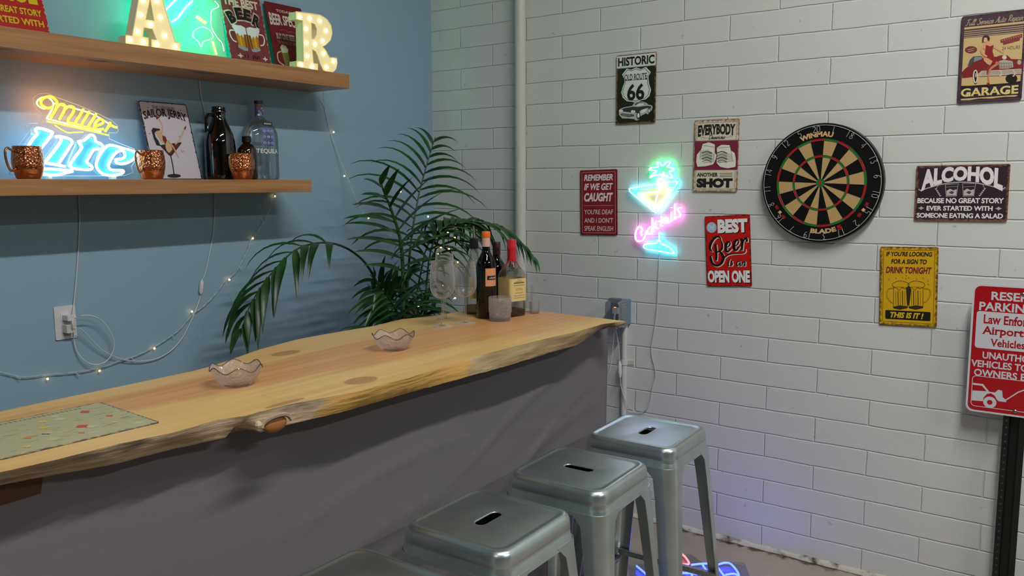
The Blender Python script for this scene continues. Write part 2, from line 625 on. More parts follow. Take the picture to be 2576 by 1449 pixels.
def block_paint():
    m = mat('painted_block', '#d7d9d6', 0.55, spec=0.3)
    nt, N, L, b = nodes(m)
    tc = N.new('ShaderNodeTexCoord'); sx = N.new('ShaderNodeSeparateXYZ'); L.new(tc.outputs['Object'], sx.inputs[0])
    cb = N.new('ShaderNodeCombineXYZ')
    ma = N.new('ShaderNodeMath'); ma.operation = 'MULTIPLY_ADD'; ma.inputs[1].default_value = -1; ma.inputs[2].default_value = 0.011
    L.new(sx.outputs[1], ma.inputs[0]); L.new(ma.outputs[0], cb.inputs[0]); L.new(sx.outputs[2], cb.inputs[1])
    nz = N.new('ShaderNodeTexNoise'); nz.inputs['Scale'].default_value = 7; nz.inputs['Detail'].default_value = 3
    L.new(tc.outputs['Object'], nz.inputs['Vector'])
    vs = N.new('ShaderNodeVectorMath'); vs.operation = 'MULTIPLY_ADD'
    vs.inputs[1].default_value = (0.008, 0.008, 0); L.new(nz.outputs['Color'], vs.inputs[0])
    L.new(cb.outputs[0], vs.inputs[2])
    off = N.new('ShaderNodeVectorMath'); off.operation = 'ADD'; off.inputs[1].default_value = (-.004, -.004, 0)
    L.new(vs.outputs[0], off.inputs[0])
    br = N.new('ShaderNodeTexBrick')
    br.inputs['Scale'].default_value = 1; br.inputs['Mortar Size'].default_value = 0.0042; br.inputs['Mortar Smooth'].default_value = 0.9
    br.inputs['Brick Width'].default_value = 0.4064; br.inputs['Row Height'].default_value = 0.1016; br.offset = 0.5
    br.inputs['Color1'].default_value = (1, 1, 1, 1); br.inputs['Color2'].default_value = (0, 0, 0, 1); br.inputs['Bias'].default_value = 0
    L.new(off.outputs[0], br.inputs['Vector'])
    n2 = N.new('ShaderNodeTexNoise'); n2.inputs['Scale'].default_value = 60; n2.inputs['Detail'].default_value = 4
    L.new(tc.outputs['Object'], n2.inputs['Vector'])
    n3 = N.new('ShaderNodeTexNoise'); n3.inputs['Scale'].default_value = 3.2; L.new(tc.outputs['Object'], n3.inputs['Vector'])
    h = N.new('ShaderNodeMath'); h.operation = 'MULTIPLY_ADD'; h.inputs[1].default_value = -1.0
    L.new(br.outputs['Fac'], h.inputs[0])
    h0 = N.new('ShaderNodeMath'); h0.operation = 'MULTIPLY'; h0.inputs[1].default_value = 0.16; L.new(n2.outputs['Fac'], h0.inputs[0])
    L.new(h0.outputs[0], h.inputs[2])
    h2 = N.new('ShaderNodeMath'); h2.operation = 'MULTIPLY_ADD'; h2.inputs[1].default_value = 1.2
    L.new(n3.outputs['Fac'], h2.inputs[0]); L.new(h.outputs[0], h2.inputs[2])
    bp = N.new('ShaderNodeBump'); bp.inputs['Strength'].default_value = 0.75; bp.inputs['Distance'].default_value = 0.004
    L.new(h2.outputs[0], bp.inputs['Height']); L.new(bp.outputs[0], b.inputs['Normal'])
    # faint scuffs
    n4 = N.new('ShaderNodeTexNoise'); n4.inputs['Scale'].default_value = 26; n4.inputs['Detail'].default_value = 2; L.new(tc.outputs['Object'], n4.inputs['Vector'])
    rp = N.new('ShaderNodeValToRGB'); rp.color_ramp.elements[0].position = .245; rp.color_ramp.elements[1].position = .275
    c = b.inputs['Base Color'].default_value[:]
    rp.color_ramp.elements[0].color = (c[0] * .72, c[1] * .72, c[2] * .74, 1); rp.color_ramp.elements[1].color = c
    L.new(n4.outputs['Fac'], rp.inputs[0]); L.new(rp.outputs[0], b.inputs['Base Color'])
    return m


M_block = block_paint()
M_blue = mat('blue_wall_paint', '#90afc1', 0.6, spec=0.25)
add_bump(M_blue, 160, 0.0006, 0.3)
M_other = mat('pale_wall_paint', '#4c4f50', 0.7)
M_ceil = mat('ceiling_paint', '#747574', 0.8)
M_floor = mat('worn_concrete', '#95897e', 0.28, spec=0.5)
nt, N, L, b, tc, mp, nz, rp = noise_color(M_floor, 3.0, '#8c8177', '#a3978b', 6)
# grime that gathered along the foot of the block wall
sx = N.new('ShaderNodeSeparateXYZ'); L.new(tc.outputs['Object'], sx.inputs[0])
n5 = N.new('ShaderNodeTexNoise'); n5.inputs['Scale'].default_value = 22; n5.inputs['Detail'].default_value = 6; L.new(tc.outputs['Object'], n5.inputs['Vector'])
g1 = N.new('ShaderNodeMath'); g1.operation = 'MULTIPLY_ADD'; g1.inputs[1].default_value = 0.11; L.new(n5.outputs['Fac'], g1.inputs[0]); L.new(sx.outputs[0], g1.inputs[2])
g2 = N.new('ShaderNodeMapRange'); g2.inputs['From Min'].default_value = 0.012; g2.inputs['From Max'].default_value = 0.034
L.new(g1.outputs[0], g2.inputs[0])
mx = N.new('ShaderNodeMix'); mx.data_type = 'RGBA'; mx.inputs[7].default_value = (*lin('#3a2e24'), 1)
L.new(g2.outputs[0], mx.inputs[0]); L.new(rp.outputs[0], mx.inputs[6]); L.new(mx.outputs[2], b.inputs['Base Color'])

XL, YB = -8.0, -9.0
plane('floor', [(XL, YB, 0), (0, YB, 0), (0, 0, 0), (XL, 0, 0)], M_floor)
plane('wall_back', [(XL, 0, 0), (0, 0, 0), (0, 0, CEIL), (XL, 0, CEIL)], M_blue)
plane('wall_right', [(0, 0, 0), (0, YB, 0), (0, YB, CEIL), (0, 0, CEIL)], M_block)
plane('wall_left', [(XL, YB, 0), (XL, 0, 0), (XL, 0, CEIL), (XL, YB, CEIL)], M_other)
plane('wall_front', [(0, YB, 0), (XL, YB, 0), (XL, YB, CEIL), (0, YB, CEIL)], M_other)
plane('ceiling', [(XL, 0, CEIL), (0, 0, CEIL), (0, YB, CEIL), (XL, YB, CEIL)], M_ceil)
# rough bead of paint and mortar where the block wall meets the slab
M_bead = mat('mortar_bead', '#bdb8ae', 0.8); noise_color(M_bead, 14, '#4b4036', '#c4c0b6', 5, .36, .5); add_bump(M_bead, 40, .006, .8)
bb = MB(); rings = []
y = 0.0
while y > YB:
    k = 0.011 + 0.006 * random.random()
    rings.append([(-0.0005, y, k * 1.25), (-k * .6, y, k * .9), (-k, y, 0.0005), (-0.0005, y, 0.0005)])
    y -= 0.035
bb.loops(rings, M_bead, True, True)
tag(bb.build('trim_1'), kind='structure')

# painted pipe in the corner and the conduit that feeds the outlet box
M_pipe = mat('pipe_paint', '#cfcfc9', 0.4)
bb = MB()
bb.tube([(-0.030, -0.586, 0.0), (-0.030, -0.586, CEIL)], 0.0265, M_pipe, 20)
pr = empty('wall_pipe', (0, 0, 0), label='thick white painted pipe running floor to ceiling on the block wall near the corner', cat='pipe')
bb.build('pipe', pr)
for z in (0.6, 2.75):
    k = MB(); k.lathe([(.0265, -.012), (.031, -.012), (.031, .012), (.0265, .012)], M_pipe, 20, (-0.030, -0.586, z), cap=False)
    k.box((-0.0015, -0.586, z), (.003, .10, .024), M_pipe); k.build('pipe_strap', pr)
cr = empty('conduit', (0, 0, 0), label='thin white painted conduit dropping from the grey outlet box', cat='pipe')
bb = MB(); bb.tube([(-0.016, -1.160, 0.0), (-0.016, -1.160, 0.912)], 0.0135, M_pipe, 16); bb.build('pipe', cr)
bb = MB(); bb.box((-0.002, -1.160, 0.735), (.004, .085, .02), M_pipe); bb.tube([(-.016, -1.16, .724), (-.016, -1.16, .746)], .0165, M_pipe, 16); bb.build('pipe_strap', cr)

# ================================================================== shelves
M_shelf = mat('shelf_oak', '#a5764a', 0.30, spec=.6)


def wood(m, c1, c2, dark, sc=(1.2, 30, 30)):
    nt, N, L, b, tc, mp, nz, rp = noise_color(m, 2.2, c1, c2, 7, .3, .7, sc)
    n2 = N.new('ShaderNodeTexNoise'); n2.inputs['Scale'].default_value = 5.5; n2.inputs['Detail'].default_value = 1
    m2 = N.new('ShaderNodeMapping'); m2.inputs['Scale'].default_value = (1, 2.2, 2.2)
    L.new(tc.outputs['Object'], m2.inputs[0]); L.new(m2.outputs[0], n2.inputs['Vector'])
    r2 = N.new('ShaderNodeValToRGB'); r2.color_ramp.elements[0].position = .245; r2.color_ramp.elements[1].position = .285
    r2.color_ramp.elements[0].color = (1, 1, 1, 1); r2.color_ramp.elements[1].color = (0, 0, 0, 1)
    L.new(n2.outputs['Fac'], r2.inputs[0])
    mx = N.new('ShaderNodeMix'); mx.data_type = 'RGBA'; mx.inputs[7].default_value = (*lin(dark), 1)
    L.new(r2.outputs[0], mx.inputs[0]); L.new(rp.outputs[0], mx.inputs[6]); L.new(mx.outputs[2], b.inputs['Base Color'])
    return m


wood(M_shelf, '#97683e', '#b58554', '#5a3a20')
SD = -0.25
UZ0, UZ1, LZ0, LZ1 = 1.9617, 2.0215, 1.5242, 1.5747
for nm, x1, z0, z1, lab in (('wall_shelf', -0.8245, UZ0, UZ1, 'long thick oak wall shelf holding the lit letters and tin signs'),
                            ('wall_shelf', -1.0519, LZ0, LZ1, 'shorter lower oak wall shelf holding copper mugs and bottles')):
    s = MB(); s.box(((x1 - 3.3) / 2, SD / 2, (z0 + z1) / 2), (x1 + 3.3, -SD, z1 - z0), M_shelf)
    tag(s.build(nm, smooth=0, bevel=0.0012), lab, 'shelf')

# ================================================================== the bar
BZ = 1.067
TF = [(0, 1188), (145, 1156), (290, 1118), (435, 1089), (551, 1054.5), (590, 1050), (616, 1047), (658, 1035), (728, 1017), (820, 1000), (909, 983.6), (960, 968), (1021, 953), (1100, 928), (1175, 903), (1280, 874.6), (1400, 845), (1450, 835), (1517, 815), (1573, 808)]
BF = [(0, 1220), (145, 1193.7), (290, 1167.6), (435, 1130), (565, 1102), (594, 1086), (612, 1086), (633, 1094), (728, 1067.5), (867, 1035), (1029.6, 987.8), (1150, 955), (1280, 919), (1400, 882), (1450, 868), (1517, 838)]
BK = [(0, 1035), (150, 1003), (350, 962), (500, 930), (560, 912), (650, 880), (750, 853), (850, 835), (940, 820), (1010, 803), (1080, 796), (1160, 783), (1200, 781)]
tf = [PZ(*p, BZ) for p in TF]; bf = [PZ(*p, 1.022) for p in BF]; bk = [PZ(*p, BZ) for p in BK]


def interp(L_, x):
    if x <= L_[0][0]: return L_[0][1]
    for (a, b) in zip(L_, L_[1:]):
        if x <= b[0]: return a[1] + (b[1] - a[1]) * (x - a[0]) / (b[0] - a[0])
    return L_[-1][1]


TFx = [(-3.35, -1.44)] + [(p.x, p.y) for p in tf]
BFx = [(-3.35, -1.36)] + [(p.x, p.y) for p in bf] + [(-0.9, -1.50), (-0.776, -1.552)]
BKx = [(-3.35, -1.02)] + [(p.x, p.y) for p in bk]
rnd = random.Random(3)
top, mid, bot = [], [], []
Nf = 150
for i in range(Nf + 1):
    x = -3.35 + (-0.7665 + 3.35) * i / Nf
    yt, yb = interp(TFx, x), interp(BFx, x)
    zb = 1.022 if x < -1.05 else 1.022 + 0.032 * ((x + 1.05) / 0.285) ** 1.5
    if -2.345 < x < -2.285: zb += 0.012
    n = 0.004 * (rnd.random() - .5)
    top.append((x, yt + n * .6, BZ)); bot.append((x, yb + n, zb))
    mid.append((x, min(yt, yb) * .6 + max(yt, yb) * .4 - 0.006 + 0.006 * (rnd.random() - .5), zb * .45 + BZ * .55))
for (x, y) in ((-0.757, -1.45), (-0.748, -1.30), (-0.742, -1.19), (-0.77, -1.12), (-0.81, -1.04), (-0.8645, -0.964)):
    top.append((x, y, BZ)); mid.append((x + .002, y, 1.045)); bot.append((x, y, 1.022 if y > -1.4 else 1.04))
for i in range(61):
    x = -0.90 + (-3.35 + 0.90) * i / 60
    y = interp(BKx, x)
    top.append((x, y, BZ)); mid.append((x, y + .012, 1.045)); bot.append((x, y + .004, 1.022))

M_bar = mat('pine_slab', '#c39a62', 0.34, spec=0.5)
nt, N, L, b = nodes(M_bar)


def vmath(N, L, op, a, c=None, d=None):
    n = N.new('ShaderNodeMath'); n.operation = op
    for i, v in enumerate((a, c, d)):
        if v is None: continue
        if isinstance(v, (int, float)): n.inputs[i].default_value = v
        else: L.new(v, n.inputs[i])
    return n.outputs[0]


def VM(op, a, c=None, d=None): return vmath(N, L, op, a, c, d)


tc = N.new('ShaderNodeTexCoord'); ofs = N.new('ShaderNodeVectorMath'); ofs.operation = 'ADD'; ofs.inputs[1].default_value = (-2.05, -1.22, 0)
L.new(tc.outputs['Object'], ofs.inputs[0]); sx = N.new('ShaderNodeSeparateXYZ'); L.new(ofs.outputs[0], sx.inputs[0])
mp = N.new('ShaderNodeMapping'); mp.inputs['Scale'].default_value = (1.0, 5, 5); L.new(tc.outputs['Object'], mp.inputs[0])
nz = N.new('ShaderNodeTexNoise'); nz.inputs['Scale'].default_value = 1.3; nz.inputs['Detail'].default_value = 3; L.new(mp.outputs[0], nz.inputs['Vector'])
# red heartwood streak wandering along the board
c0 = VM('MULTIPLY_ADD', sx.outputs[0], -0.055, -1.295)
dd = VM('ABSOLUTE', VM('ADD', VM('SUBTRACT', sx.outputs[1], c0), VM('MULTIPLY', VM('SUBTRACT', nz.outputs['Fac'], .5), 0.26)))
wid = VM('MULTIPLY_ADD', sx.outputs[0], 0.085, 0.315)
hs = N.new('ShaderNodeMapRange'); hs.interpolation_type = 'SMOOTHSTEP'
L.new(dd, hs.inputs[0]); L.new(wid, hs.inputs['From Min']); L.new(VM('MULTIPLY', wid, 0.55), hs.inputs['From Max'])
mg = N.new('ShaderNodeMapping'); mg.inputs['Scale'].default_value = (1.1, 26, 26); L.new(tc.outputs['Object'], mg.inputs[0])
ng = N.new('ShaderNodeTexNoise'); ng.inputs['Scale'].default_value = 1.6; ng.inputs['Detail'].default_value = 5; L.new(mg.outputs[0], ng.inputs['Vector'])


def ramp(a, ca, c, cc):
    r = N.new('ShaderNodeValToRGB'); r.color_ramp.elements[0].position = a; r.color_ramp.elements[1].position = c
    r.color_ramp.elements[0].color = (*lin(ca), 1); r.color_ramp.elements[1].color = (*lin(cc), 1); return r


r1 = ramp(.3, '#d3a864', .7, '#e4be80'); L.new(ng.outputs['Fac'], r1.inputs[0])
r2 = ramp(.3, '#c68b56', .7, '#d8a36e'); L.new(ng.outputs['Fac'], r2.inputs[0])
mx = N.new('ShaderNodeMix'); mx.data_type = 'RGBA'
L.new(hs.outputs[0], mx.inputs[0]); L.new(r1.outputs[0], mx.inputs[6]); L.new(r2.outputs[0], mx.inputs[7])
last = mx.outputs[2]
for (kx, ky, ra, rb) in ((-1.831, -1.012, .052, .030), (-1.948, -1.442, .052, .036), (-2.20, -1.46, .06, .012)):
    ex = VM('DIVIDE', VM('SUBTRACT', sx.outputs[0], kx), ra); ey = VM('DIVIDE', VM('SUBTRACT', sx.outputs[1], ky), rb)
    r = VM('SQRT', VM('ADD', VM('MULTIPLY', ex, ex), VM('MULTIPLY', ey, ey)))
    rg = VM('MULTIPLY_ADD', VM('SINE', VM('MULTIPLY', r, 24)), .12, .62)
    f = N.new('ShaderNodeMapRange'); f.interpolation_type = 'SMOOTHSTEP'
    f.inputs['From Min'].default_value = 1.05; f.inputs['From Max'].default_value = .8
    L.new(r, f.inputs[0])
    k = N.new('ShaderNodeMix'); k.data_type = 'RGBA'; k.inputs[7].default_value = (*lin('#96623c'), 1)
    L.new(VM('MULTIPLY', f.outputs[0], rg), k.inputs[0]); L.new(last, k.inputs[6]); last = k.outputs[2]
L.new(last, b.inputs['Base Color'])

M_edge = mat('live_edge', '#9c8467', 0.75)
nt, N, L, b, tc, mp, nz, rp = noise_color(M_edge, 3.0, '#8a7458', '#c2a986', 8, .3, .68, (2.2, 9, 22))
rp.color_ramp.elements[0].color = (*lin('#8f795c'), 1); rp.color_ramp.elements[1].color = (*lin('#ccb492'), 1)
ofs = N.new('ShaderNodeVectorMath'); ofs.operation = 'ADD'; ofs.inputs[1].default_value = (-2.05, -1.22, 0); L.new(tc.outputs['Object'], ofs.inputs[0])
sx = N.new('ShaderNodeSeparateXYZ'); L.new(ofs.outputs[0], sx.inputs[0])
na = N.new('ShaderNodeTexNoise'); na.inputs['Scale'].default_value = 3.3; na.inputs['Detail'].default_value = 4
ma = N.new('ShaderNodeMapping'); ma.inputs['Scale'].default_value = (1, 2, 5); L.new(tc.outputs['Object'], ma.inputs[0]); L.new(ma.outputs[0], na.inputs['Vector'])
rr = N.new('ShaderNodeValToRGB'); rr.color_ramp.elements[0].position = .57; rr.color_ramp.elements[1].position = .64
L.new(na.outputs['Fac'], rr.inputs[0])
ms = N.new('ShaderNodeMix'); ms.data_type = 'RGBA'; ms.inputs[7].default_value = (*lin('#6e604e'), 1)
# the right-hand stretch is darker, greenish brown weathered wood
fx = N.new('ShaderNodeMapRange'); fx.interpolation_type = 'SMOOTHSTEP'; fx.inputs['From Min'].default_value = -1.75; fx.inputs['From Max'].default_value = -1.45
L.new(sx.outputs[0], fx.inputs[0])
mw = N.new('ShaderNodeMix'); mw.data_type = 'RGBA'; mw.blend_type = 'MULTIPLY'; mw.inputs[7].default_value = (.62, .60, .46, 1)
L.new(fx.outputs[0], mw.inputs[0]); L.new(rp.outputs[0], mw.inputs[6])
L.new(rr.outputs[0], ms.inputs[0]); L.new(mw.outputs[2], ms.inputs[6])
# a clean sawn stretch, honey coloured
f1 = N.new('ShaderNodeMapRange'); f1.interpolation_type = 'SMOOTHSTEP'
L.new(VM('ADD', VM('ABSOLUTE', VM('SUBTRACT', sx.outputs[0], -1.87)), VM('MULTIPLY', VM('SUBTRACT', na.outputs['Fac'], .5), .3)), f1.inputs[0]); f1.inputs['From Min'].default_value = .30; f1.inputs['From Max'].default_value = .24
mh = N.new('ShaderNodeMix'); mh.data_type = 'RGBA'; mh.inputs[7].default_value = (*lin('#c1964f'), 1)
L.new(f1.outputs[0], mh.inputs[0]); L.new(ms.outputs[2], mh.inputs[6]); L.new(mh.outputs[2], b.inputs['Base Color'])
bp = N.new('ShaderNodeBump'); bp.inputs['Strength'].default_value = .8; bp.inputs['Distance'].default_value = .008
L.new(nz.outputs['Fac'], bp.inputs['Height']); L.new(bp.outputs[0], b.inputs['Normal'])

bar = empty('bar_counter', (-2.05, -1.22, 0), label='long pine bar counter with a live edge and a charcoal cloth front', cat='bar counter')
off = Vector((-2.05, -1.22, 0))


def sh(pts): return [tuple(Vector(p) - off) for p in pts]


s = MB()
n = len(top)
T, Mi, B = sh(top), sh(mid), sh(bot)
s.loops([B, Mi, T], M_edge)
s.add(T, [tuple(range(n))], M_bar)
s.add(B, [tuple(range(n))[::-1]], M_edge)
slab = s.build('slab', bar, smooth=60)
# burl on the front edge with its split ring
kx, ky = -2.262, interp(TFx, -2.262) - .012
s = MB(); s.sphere((kx + 2.05, ky + 1.22 - .012, 1.040), .024, mat('knot_heart', '#9a6432', .6), 14, (1.35, .5, .8))
ringp = [(kx + 2.05 + .041 * cos(a), ky + 1.22 - .022 + .004 * sin(a * 3), 1.036 + .026 * sin(a)) for a in [radians(10 + 160 * i / 14) for i in range(15)]]
s.tube(ringp, .005, mat('knot_bark', '#a08d74', .8), 6)
s.sphere((kx + 2.05 - .047, ky + 1.22 - .018, 1.05), .009, mat('knot_pale', '#c8b491', .7), 8)
s.build('knot', bar)
M_frame = mat('frame_timber', '#4a2d14', .7)
s = MB(); s.box((-2.86 + 2.05, -1.318 + 1.22, 1.000), (.86, .03, .044), M_frame, Matrix.Rotation(radians(-1.5), 3, 'Z')); s.build('apron_board', bar, smooth=0)
for x in (-2.95, -0.98):
    s = MB()
    for y in (-1.30, -1.05): s.box((x + 2.05, y + 1.22, .5), (.07, .04, 1.0), M_frame)
    s.box((x + 2.05, -1.175 + 1.22, 1.0105), (.07, .30, .023), M_frame); s.box((x + 2.05, -1.175 + 1.22, .25), (.05, .25, .06), M_frame)
    s.build('trestle', bar, smooth=0)

# cloth front
M_drape = mat('charcoal_cloth', '#716e72', 0.85, spec=0.15)
add_bump(M_drape, 9, 0.003, 0.35, mapping=(1, 1, 3))
DY = [(-3.34, -1.300), (-2.75, -1.327), (-2.3, -1.390), (-1.5, -1.438), (-0.69, -1.447)]
fr = random.Random(11)
folds = []
for i in range(9):
    x0 = -0.72 - fr.random() * .25; z0 = .92 - i * .095 + fr.random() * .03
    folds.append((x0, z0, x0 - .35 - fr.random() * .5, z0 - .16 - fr.random() * .2, .010 + fr.random() * .014, .0018 + .0026 * fr.random()))
for i in range(9):
    x0 = -1.3 - fr.random() * 1.4; z0 = .85 - fr.random() * .7
    folds.append((x0, z0, x0 - .4 - fr.random() * .5, z0 - .05 - fr.random() * .15, .012 + fr.random() * .02, .0014 + .0022 * fr.random()))
NX, NZ = 240, 90
rows = []
for i in range(NX + 1):
    x = -3.34 + 2.65 * i / NX; col = []
    for k in range(NZ + 1):
        z = 1.0215 - (1.0215 - .012) * k / NZ
        d = 0.006 * sin(x * 2.3 + 1.2 * z) * min(1, k / 25)
        for (x0, z0, x1, z1, w, a) in folds:
            ex, ez = x1 - x0, z1 - z0; t = ((x - x0) * ex + (z - z0) * ez) / (ex * ex + ez * ez)
            if -.1 < t < 1.1:
                q = ((x - x0) * -ez + (z - z0) * ex) / sqrt(ex * ex + ez * ez) + .03 * sin(t * 4)
                d += a * math.exp(-(q / w) ** 2) * sin(pi * min(1, max(0, t))) ** .5 * min(1, k / 8)
        col.append((x, interp(DY, x) - d, z))
    rows.append(col)
for i in range(1, 9):  # the cloth turns the corner at the right-hand end
    x = -0.69 + .004 * sin(i); y0 = -1.447 + i * .045
    rows.append([(x, y0, rows[NX][k][2]) for k in range(NZ + 1)])
s = MB(); W = NZ + 1
s.add([tuple(Vector(p) - Vector((-2.0, -1.41, 0))) for c_ in rows for p in c_], [(i * W + k, i * W + k + 1, (i + 1) * W + k + 1, (i + 1) * W + k) for i in range(len(rows) - 1) for k in range(NZ)], M_drape)
o = s.build('cloth', None, smooth=180); o.name = 'cloth_skirt'; o.location = (-2.0, -1.41, 0)
tag(o, 'charcoal cloth skirt hanging along the front of the pine bar', 'cloth')

# ================================================================== bar stools
M_steel = mat('brushed_steel', '#878e8e', 0.33, metal=0.96)
nt, N, L, b, tc, mp, nz, rp = noise_color(M_steel, 6, '#b9c6c8', '#d2dddf', 3)
M_hole = mat('dark_inside', '#0c0c0c', .8)


def make_stool():
    root = empty('bar_stool', (0, 0, 0))
    s = MB()
    n = 12
    def sq(h, r):
        P = rrect(h, h, r, n); out = []
        for i, p in enumerate(P):
            out.append(p); q = P[(i + 1) % len(P)]
            if abs(p[0] - q[0]) + abs(p[1] - q[1]) > h * .6: out += [(p[0] + (q[0] - p[0]) * t / 12, p[1] + (q[1] - p[1]) * t / 12) for t in range(1, 12)]
        return out
    base = sq(.130, .028); NN = len(base)
    def slot(e, z):
        out = []
        for (x, y) in base:
            a = atan2(y, x); hl, hw = .030, .0135 + e
            # stadium hole met along the ray at angle a
            best = None
            lo, hi = 0.0, .2
            for _ in range(40):
                m_ = (lo + hi) / 2; qx, qy = abs(m_ * cos(a)), abs(m_ * sin(a))
                dx = max(0, qx - hl); inside = (dx * dx + qy * qy) ** .5 < hw
                if inside: lo = m_
                else: hi = m_
            out.append((lo * cos(a), lo * sin(a), z))
        return out
    rg = [slot(.0008, .7570), slot(.0008, .7585), slot(.002, .7597), slot(.005, .7602)]
    rg += [[(x, y, .7590) for x, y in sq(.122, .026)], [(x, y, .7590) for x, y in sq(.129, .028)],
           [(x, y, .7615) for x, y in sq(.134, .031)], [(x, y, .7620) for x, y in sq(.139, .034)], [(x, y, .7600) for x, y in sq(.146, .038)],
           [(x, y, .7545) for x, y in sq(.151, .041)], [(x, y, .7460) for x, y in sq(.1535, .043)], [(x, y, .7250) for x, y in sq(.1545, .043)],
           [(x, y, .7235) for x, y in sq(.1530, .042)], [(x, y, .7210) for x, y in sq(.1540, .042)], [(x, y, .6900) for x, y in sq(.159, .042)],
           [(x, y, .6900) for x, y in sq(.1575, .041)], [(x, y, .7400) for x, y in sq(.1520, .041)]]
    s.loops(rg, M_steel)
    s.build('seat', root, smooth=50)
    def fl(z):  # flange width of a leg at height z
        pts = [(0, .036), (.60, .062), (.668, .068), (.686, .078), (.70, .100)]
        return interp(pts, z)
    for k in range(4):
        sxn, syn = ((1, 1), (-1, 1), (-1, -1), (1, -1))[k]
        g = MB(); rings = []
        for i in range(22):
            z = .0 + .70 * i / 21
            if z > .58: z = .58 + (z - .58)
            a = .159 + (.213 - .159) * (1 - z / .70); f = fl(z); r = .038 * (0.5 + .5 * z / .7); t = .0025
            outer = [(-f, 0)] + [(-r + r * sin(radians(q)), -r + r * cos(radians(q))) for q in range(0, 91, 15)] + [(0, -f)]
            inner = [(-t, -f)] + [(-r + (r - t) * sin(radians(q)), -r + (r - t) * cos(radians(q))) for q in range(90, -1, -15)] + [(-f, -t)]
            rings.append([(sxn * (a + x), syn * (a + y), z) for x, y in outer + inner])
        if sxn * syn < 0: rings = [r_[::-1] for r_ in rings]
        g.loops(rings, M_steel, True, True)
        # pressed rib down the outside of each flange
        g.build('leg', root, smooth=40)
    for k in range(4):
        g = MB(); z = .235 if k % 2 else .205
        a = .159 + (.213 - .159) * (1 - z / .70) - .010
        g.box((0, 0, 0), (2 * a, .004, .024), M_steel)
        g.box((0, .006, .010), (2 * a, .012, .004), M_steel)
        o = g.build('rung', root, smooth=0)
        ang = k * pi / 2
        o.location = (a * sin(ang), -a * cos(ang), z); o.rotation_euler = (0, 0, ang)
    g = MB(); g.box((0, 0, .728), (.20, .20, .003), M_hole); g.build('slot_shade_plate', root, smooth=0)  # black plate added under the seat, standing in for shade inside the slot
    return root


stool = make_stool()
spots = [(-1.003, -1.768, 2, 'grey metal bar stool standing nearest the white block wall'),
         (-1.436, -1.772, 92, 'grey metal bar stool with its grip slot turned, second from the block wall'),
         (-1.868, -1.780, 1, 'grey metal bar stool third from the block wall, in front of the cloth'),
         (-2.302, -1.786, 0, 'grey metal bar stool farthest left, mostly cut off by the bottom edge')]
for i, (x, y, a, lab) in enumerate(spots):
    o = stool if i == 0 else copy_tree(stool)
    o.location = (x, y, 0); o.rotation_euler = (0, 0, radians(a))
    tag(o, lab, 'stool', 'grey metal stools along the bar')

# ================================================================== tin signs on the block wall
def quick(name, px, w, h, label, plate, x=-0.005, rad=.006):
    M = wall_frame(px, x)
    return Sign(name, w, h, M, label, 'sign', plate, rad=rad)


WHT, BLK = '#b9b9b5', '#141213'

# --- highway shield
s = quick('tin_sign', [(1551.2, 141.6), (1651.9, 129.3), (1648, 309), (1550.5, 312)], .196, .302,
          'black tin sign with a white highway shield reading 66 above a car', tin('#17140f', .196, .302, '#6b4a38', .007))
s.crop(1530, 120, 140 / 1014)
s.rect('picture', .012, .012, .985, .185, '#a9aca6')
s.rect('picture', .012, .185, .985, .195, '#5a5a58', 2)
s.text('HISTORIC', .045, .955, .035, .162, BLK, .035)
SH = [(340, 383), (420, 402), (515, 362), (600, 390), (690, 350), (780, 445), (735, 525), (745, 640), (785, 770), (755, 880), (690, 940), (600, 960), (500, 1000), (430, 985), (340, 975), (270, 910), (240, 820), (262, 730), (300, 640), (298, 570), (255, 492)]
P = s.cs(SH); cxs = sum(p[0] for p in P) / len(P); cys = sum(p[1] for p in P) / len(P)
s.poly('picture', P, '#a9b0ac', 1, True)
s.line('picture', [(cxs + (p[0] - cxs) * .90, cys + (p[1] - cys) * .925) for p in P], .0022, BLK, 2, True, False, True)
s.line('picture', s.cs([(300, 603), (725, 570)]), .002, BLK, 2, True, False)
s.text('OLD ROUTE', .215, .775, .283, .372, '#24272a', .015)
s.text('66', .285, .72, .425, .665, BLK, .03)
car = s.cs([(200, 1150), (230, 1110), (300, 1085), (440, 1060), (480, 1000), (540, 975), (640, 985), (700, 1005), (735, 1040), (790, 1045), (815, 1080), (800, 1130), (760, 1190), (720, 1215), (690, 1195), (590, 1250), (570, 1310), (520, 1330), (470, 1300), (360, 1290), (260, 1290), (200, 1220)])
s.poly('picture', car, '#8f938f', 2, True)
s.poly('picture', s.cs([(240, 1125), (310, 1100), (450, 1075), (560, 1080), (700, 1060), (780, 1065), (790, 1100), (700, 1100), (600, 1140), (560, 1180), (490, 1190), (420, 1180), (260, 1160)]), '#2b2a2a', 3, True)
s.poly('picture', s.cs([(480, 1045), (500, 1010), (560, 990), (640, 1000), (690, 1030), (600, 1050)]), '#4c4f4f', 3, True)
s.poly('picture', s.cs([(500, 1060), (560, 1015), (640, 1010), (670, 1030), (590, 1060)]), '#b2b4b0', 4, True)
s.poly('picture', s.cs([(600, 1150), (640, 1120), (710, 1120), (690, 1160), (620, 1200), (600, 1190)]), '#b2b4b0', 4, True)
s.poly('picture', s.cs([(260, 1195), (400, 1210), (480, 1220), (470, 1250), (380, 1265), (270, 1250), (220, 1215)]), '#3c3e3e', 3, True)
for q in range(7): s.line('picture', s.cs([(270 + q * 22, 1205), (272 + q * 22, 1255)]), .0008, '#b2b4b0', 4, True, False)
for (a, b_, r) in ((225, 1150, 24), (255, 1150, 20), (445, 1165, 26), (478, 1165, 22)):
    s.poly('picture', s.cs([(a + r * cos(t * .5), b_ + r * 1.1 * sin(t * .5)) for t in range(13)]), '#c0c2be', 4, True)
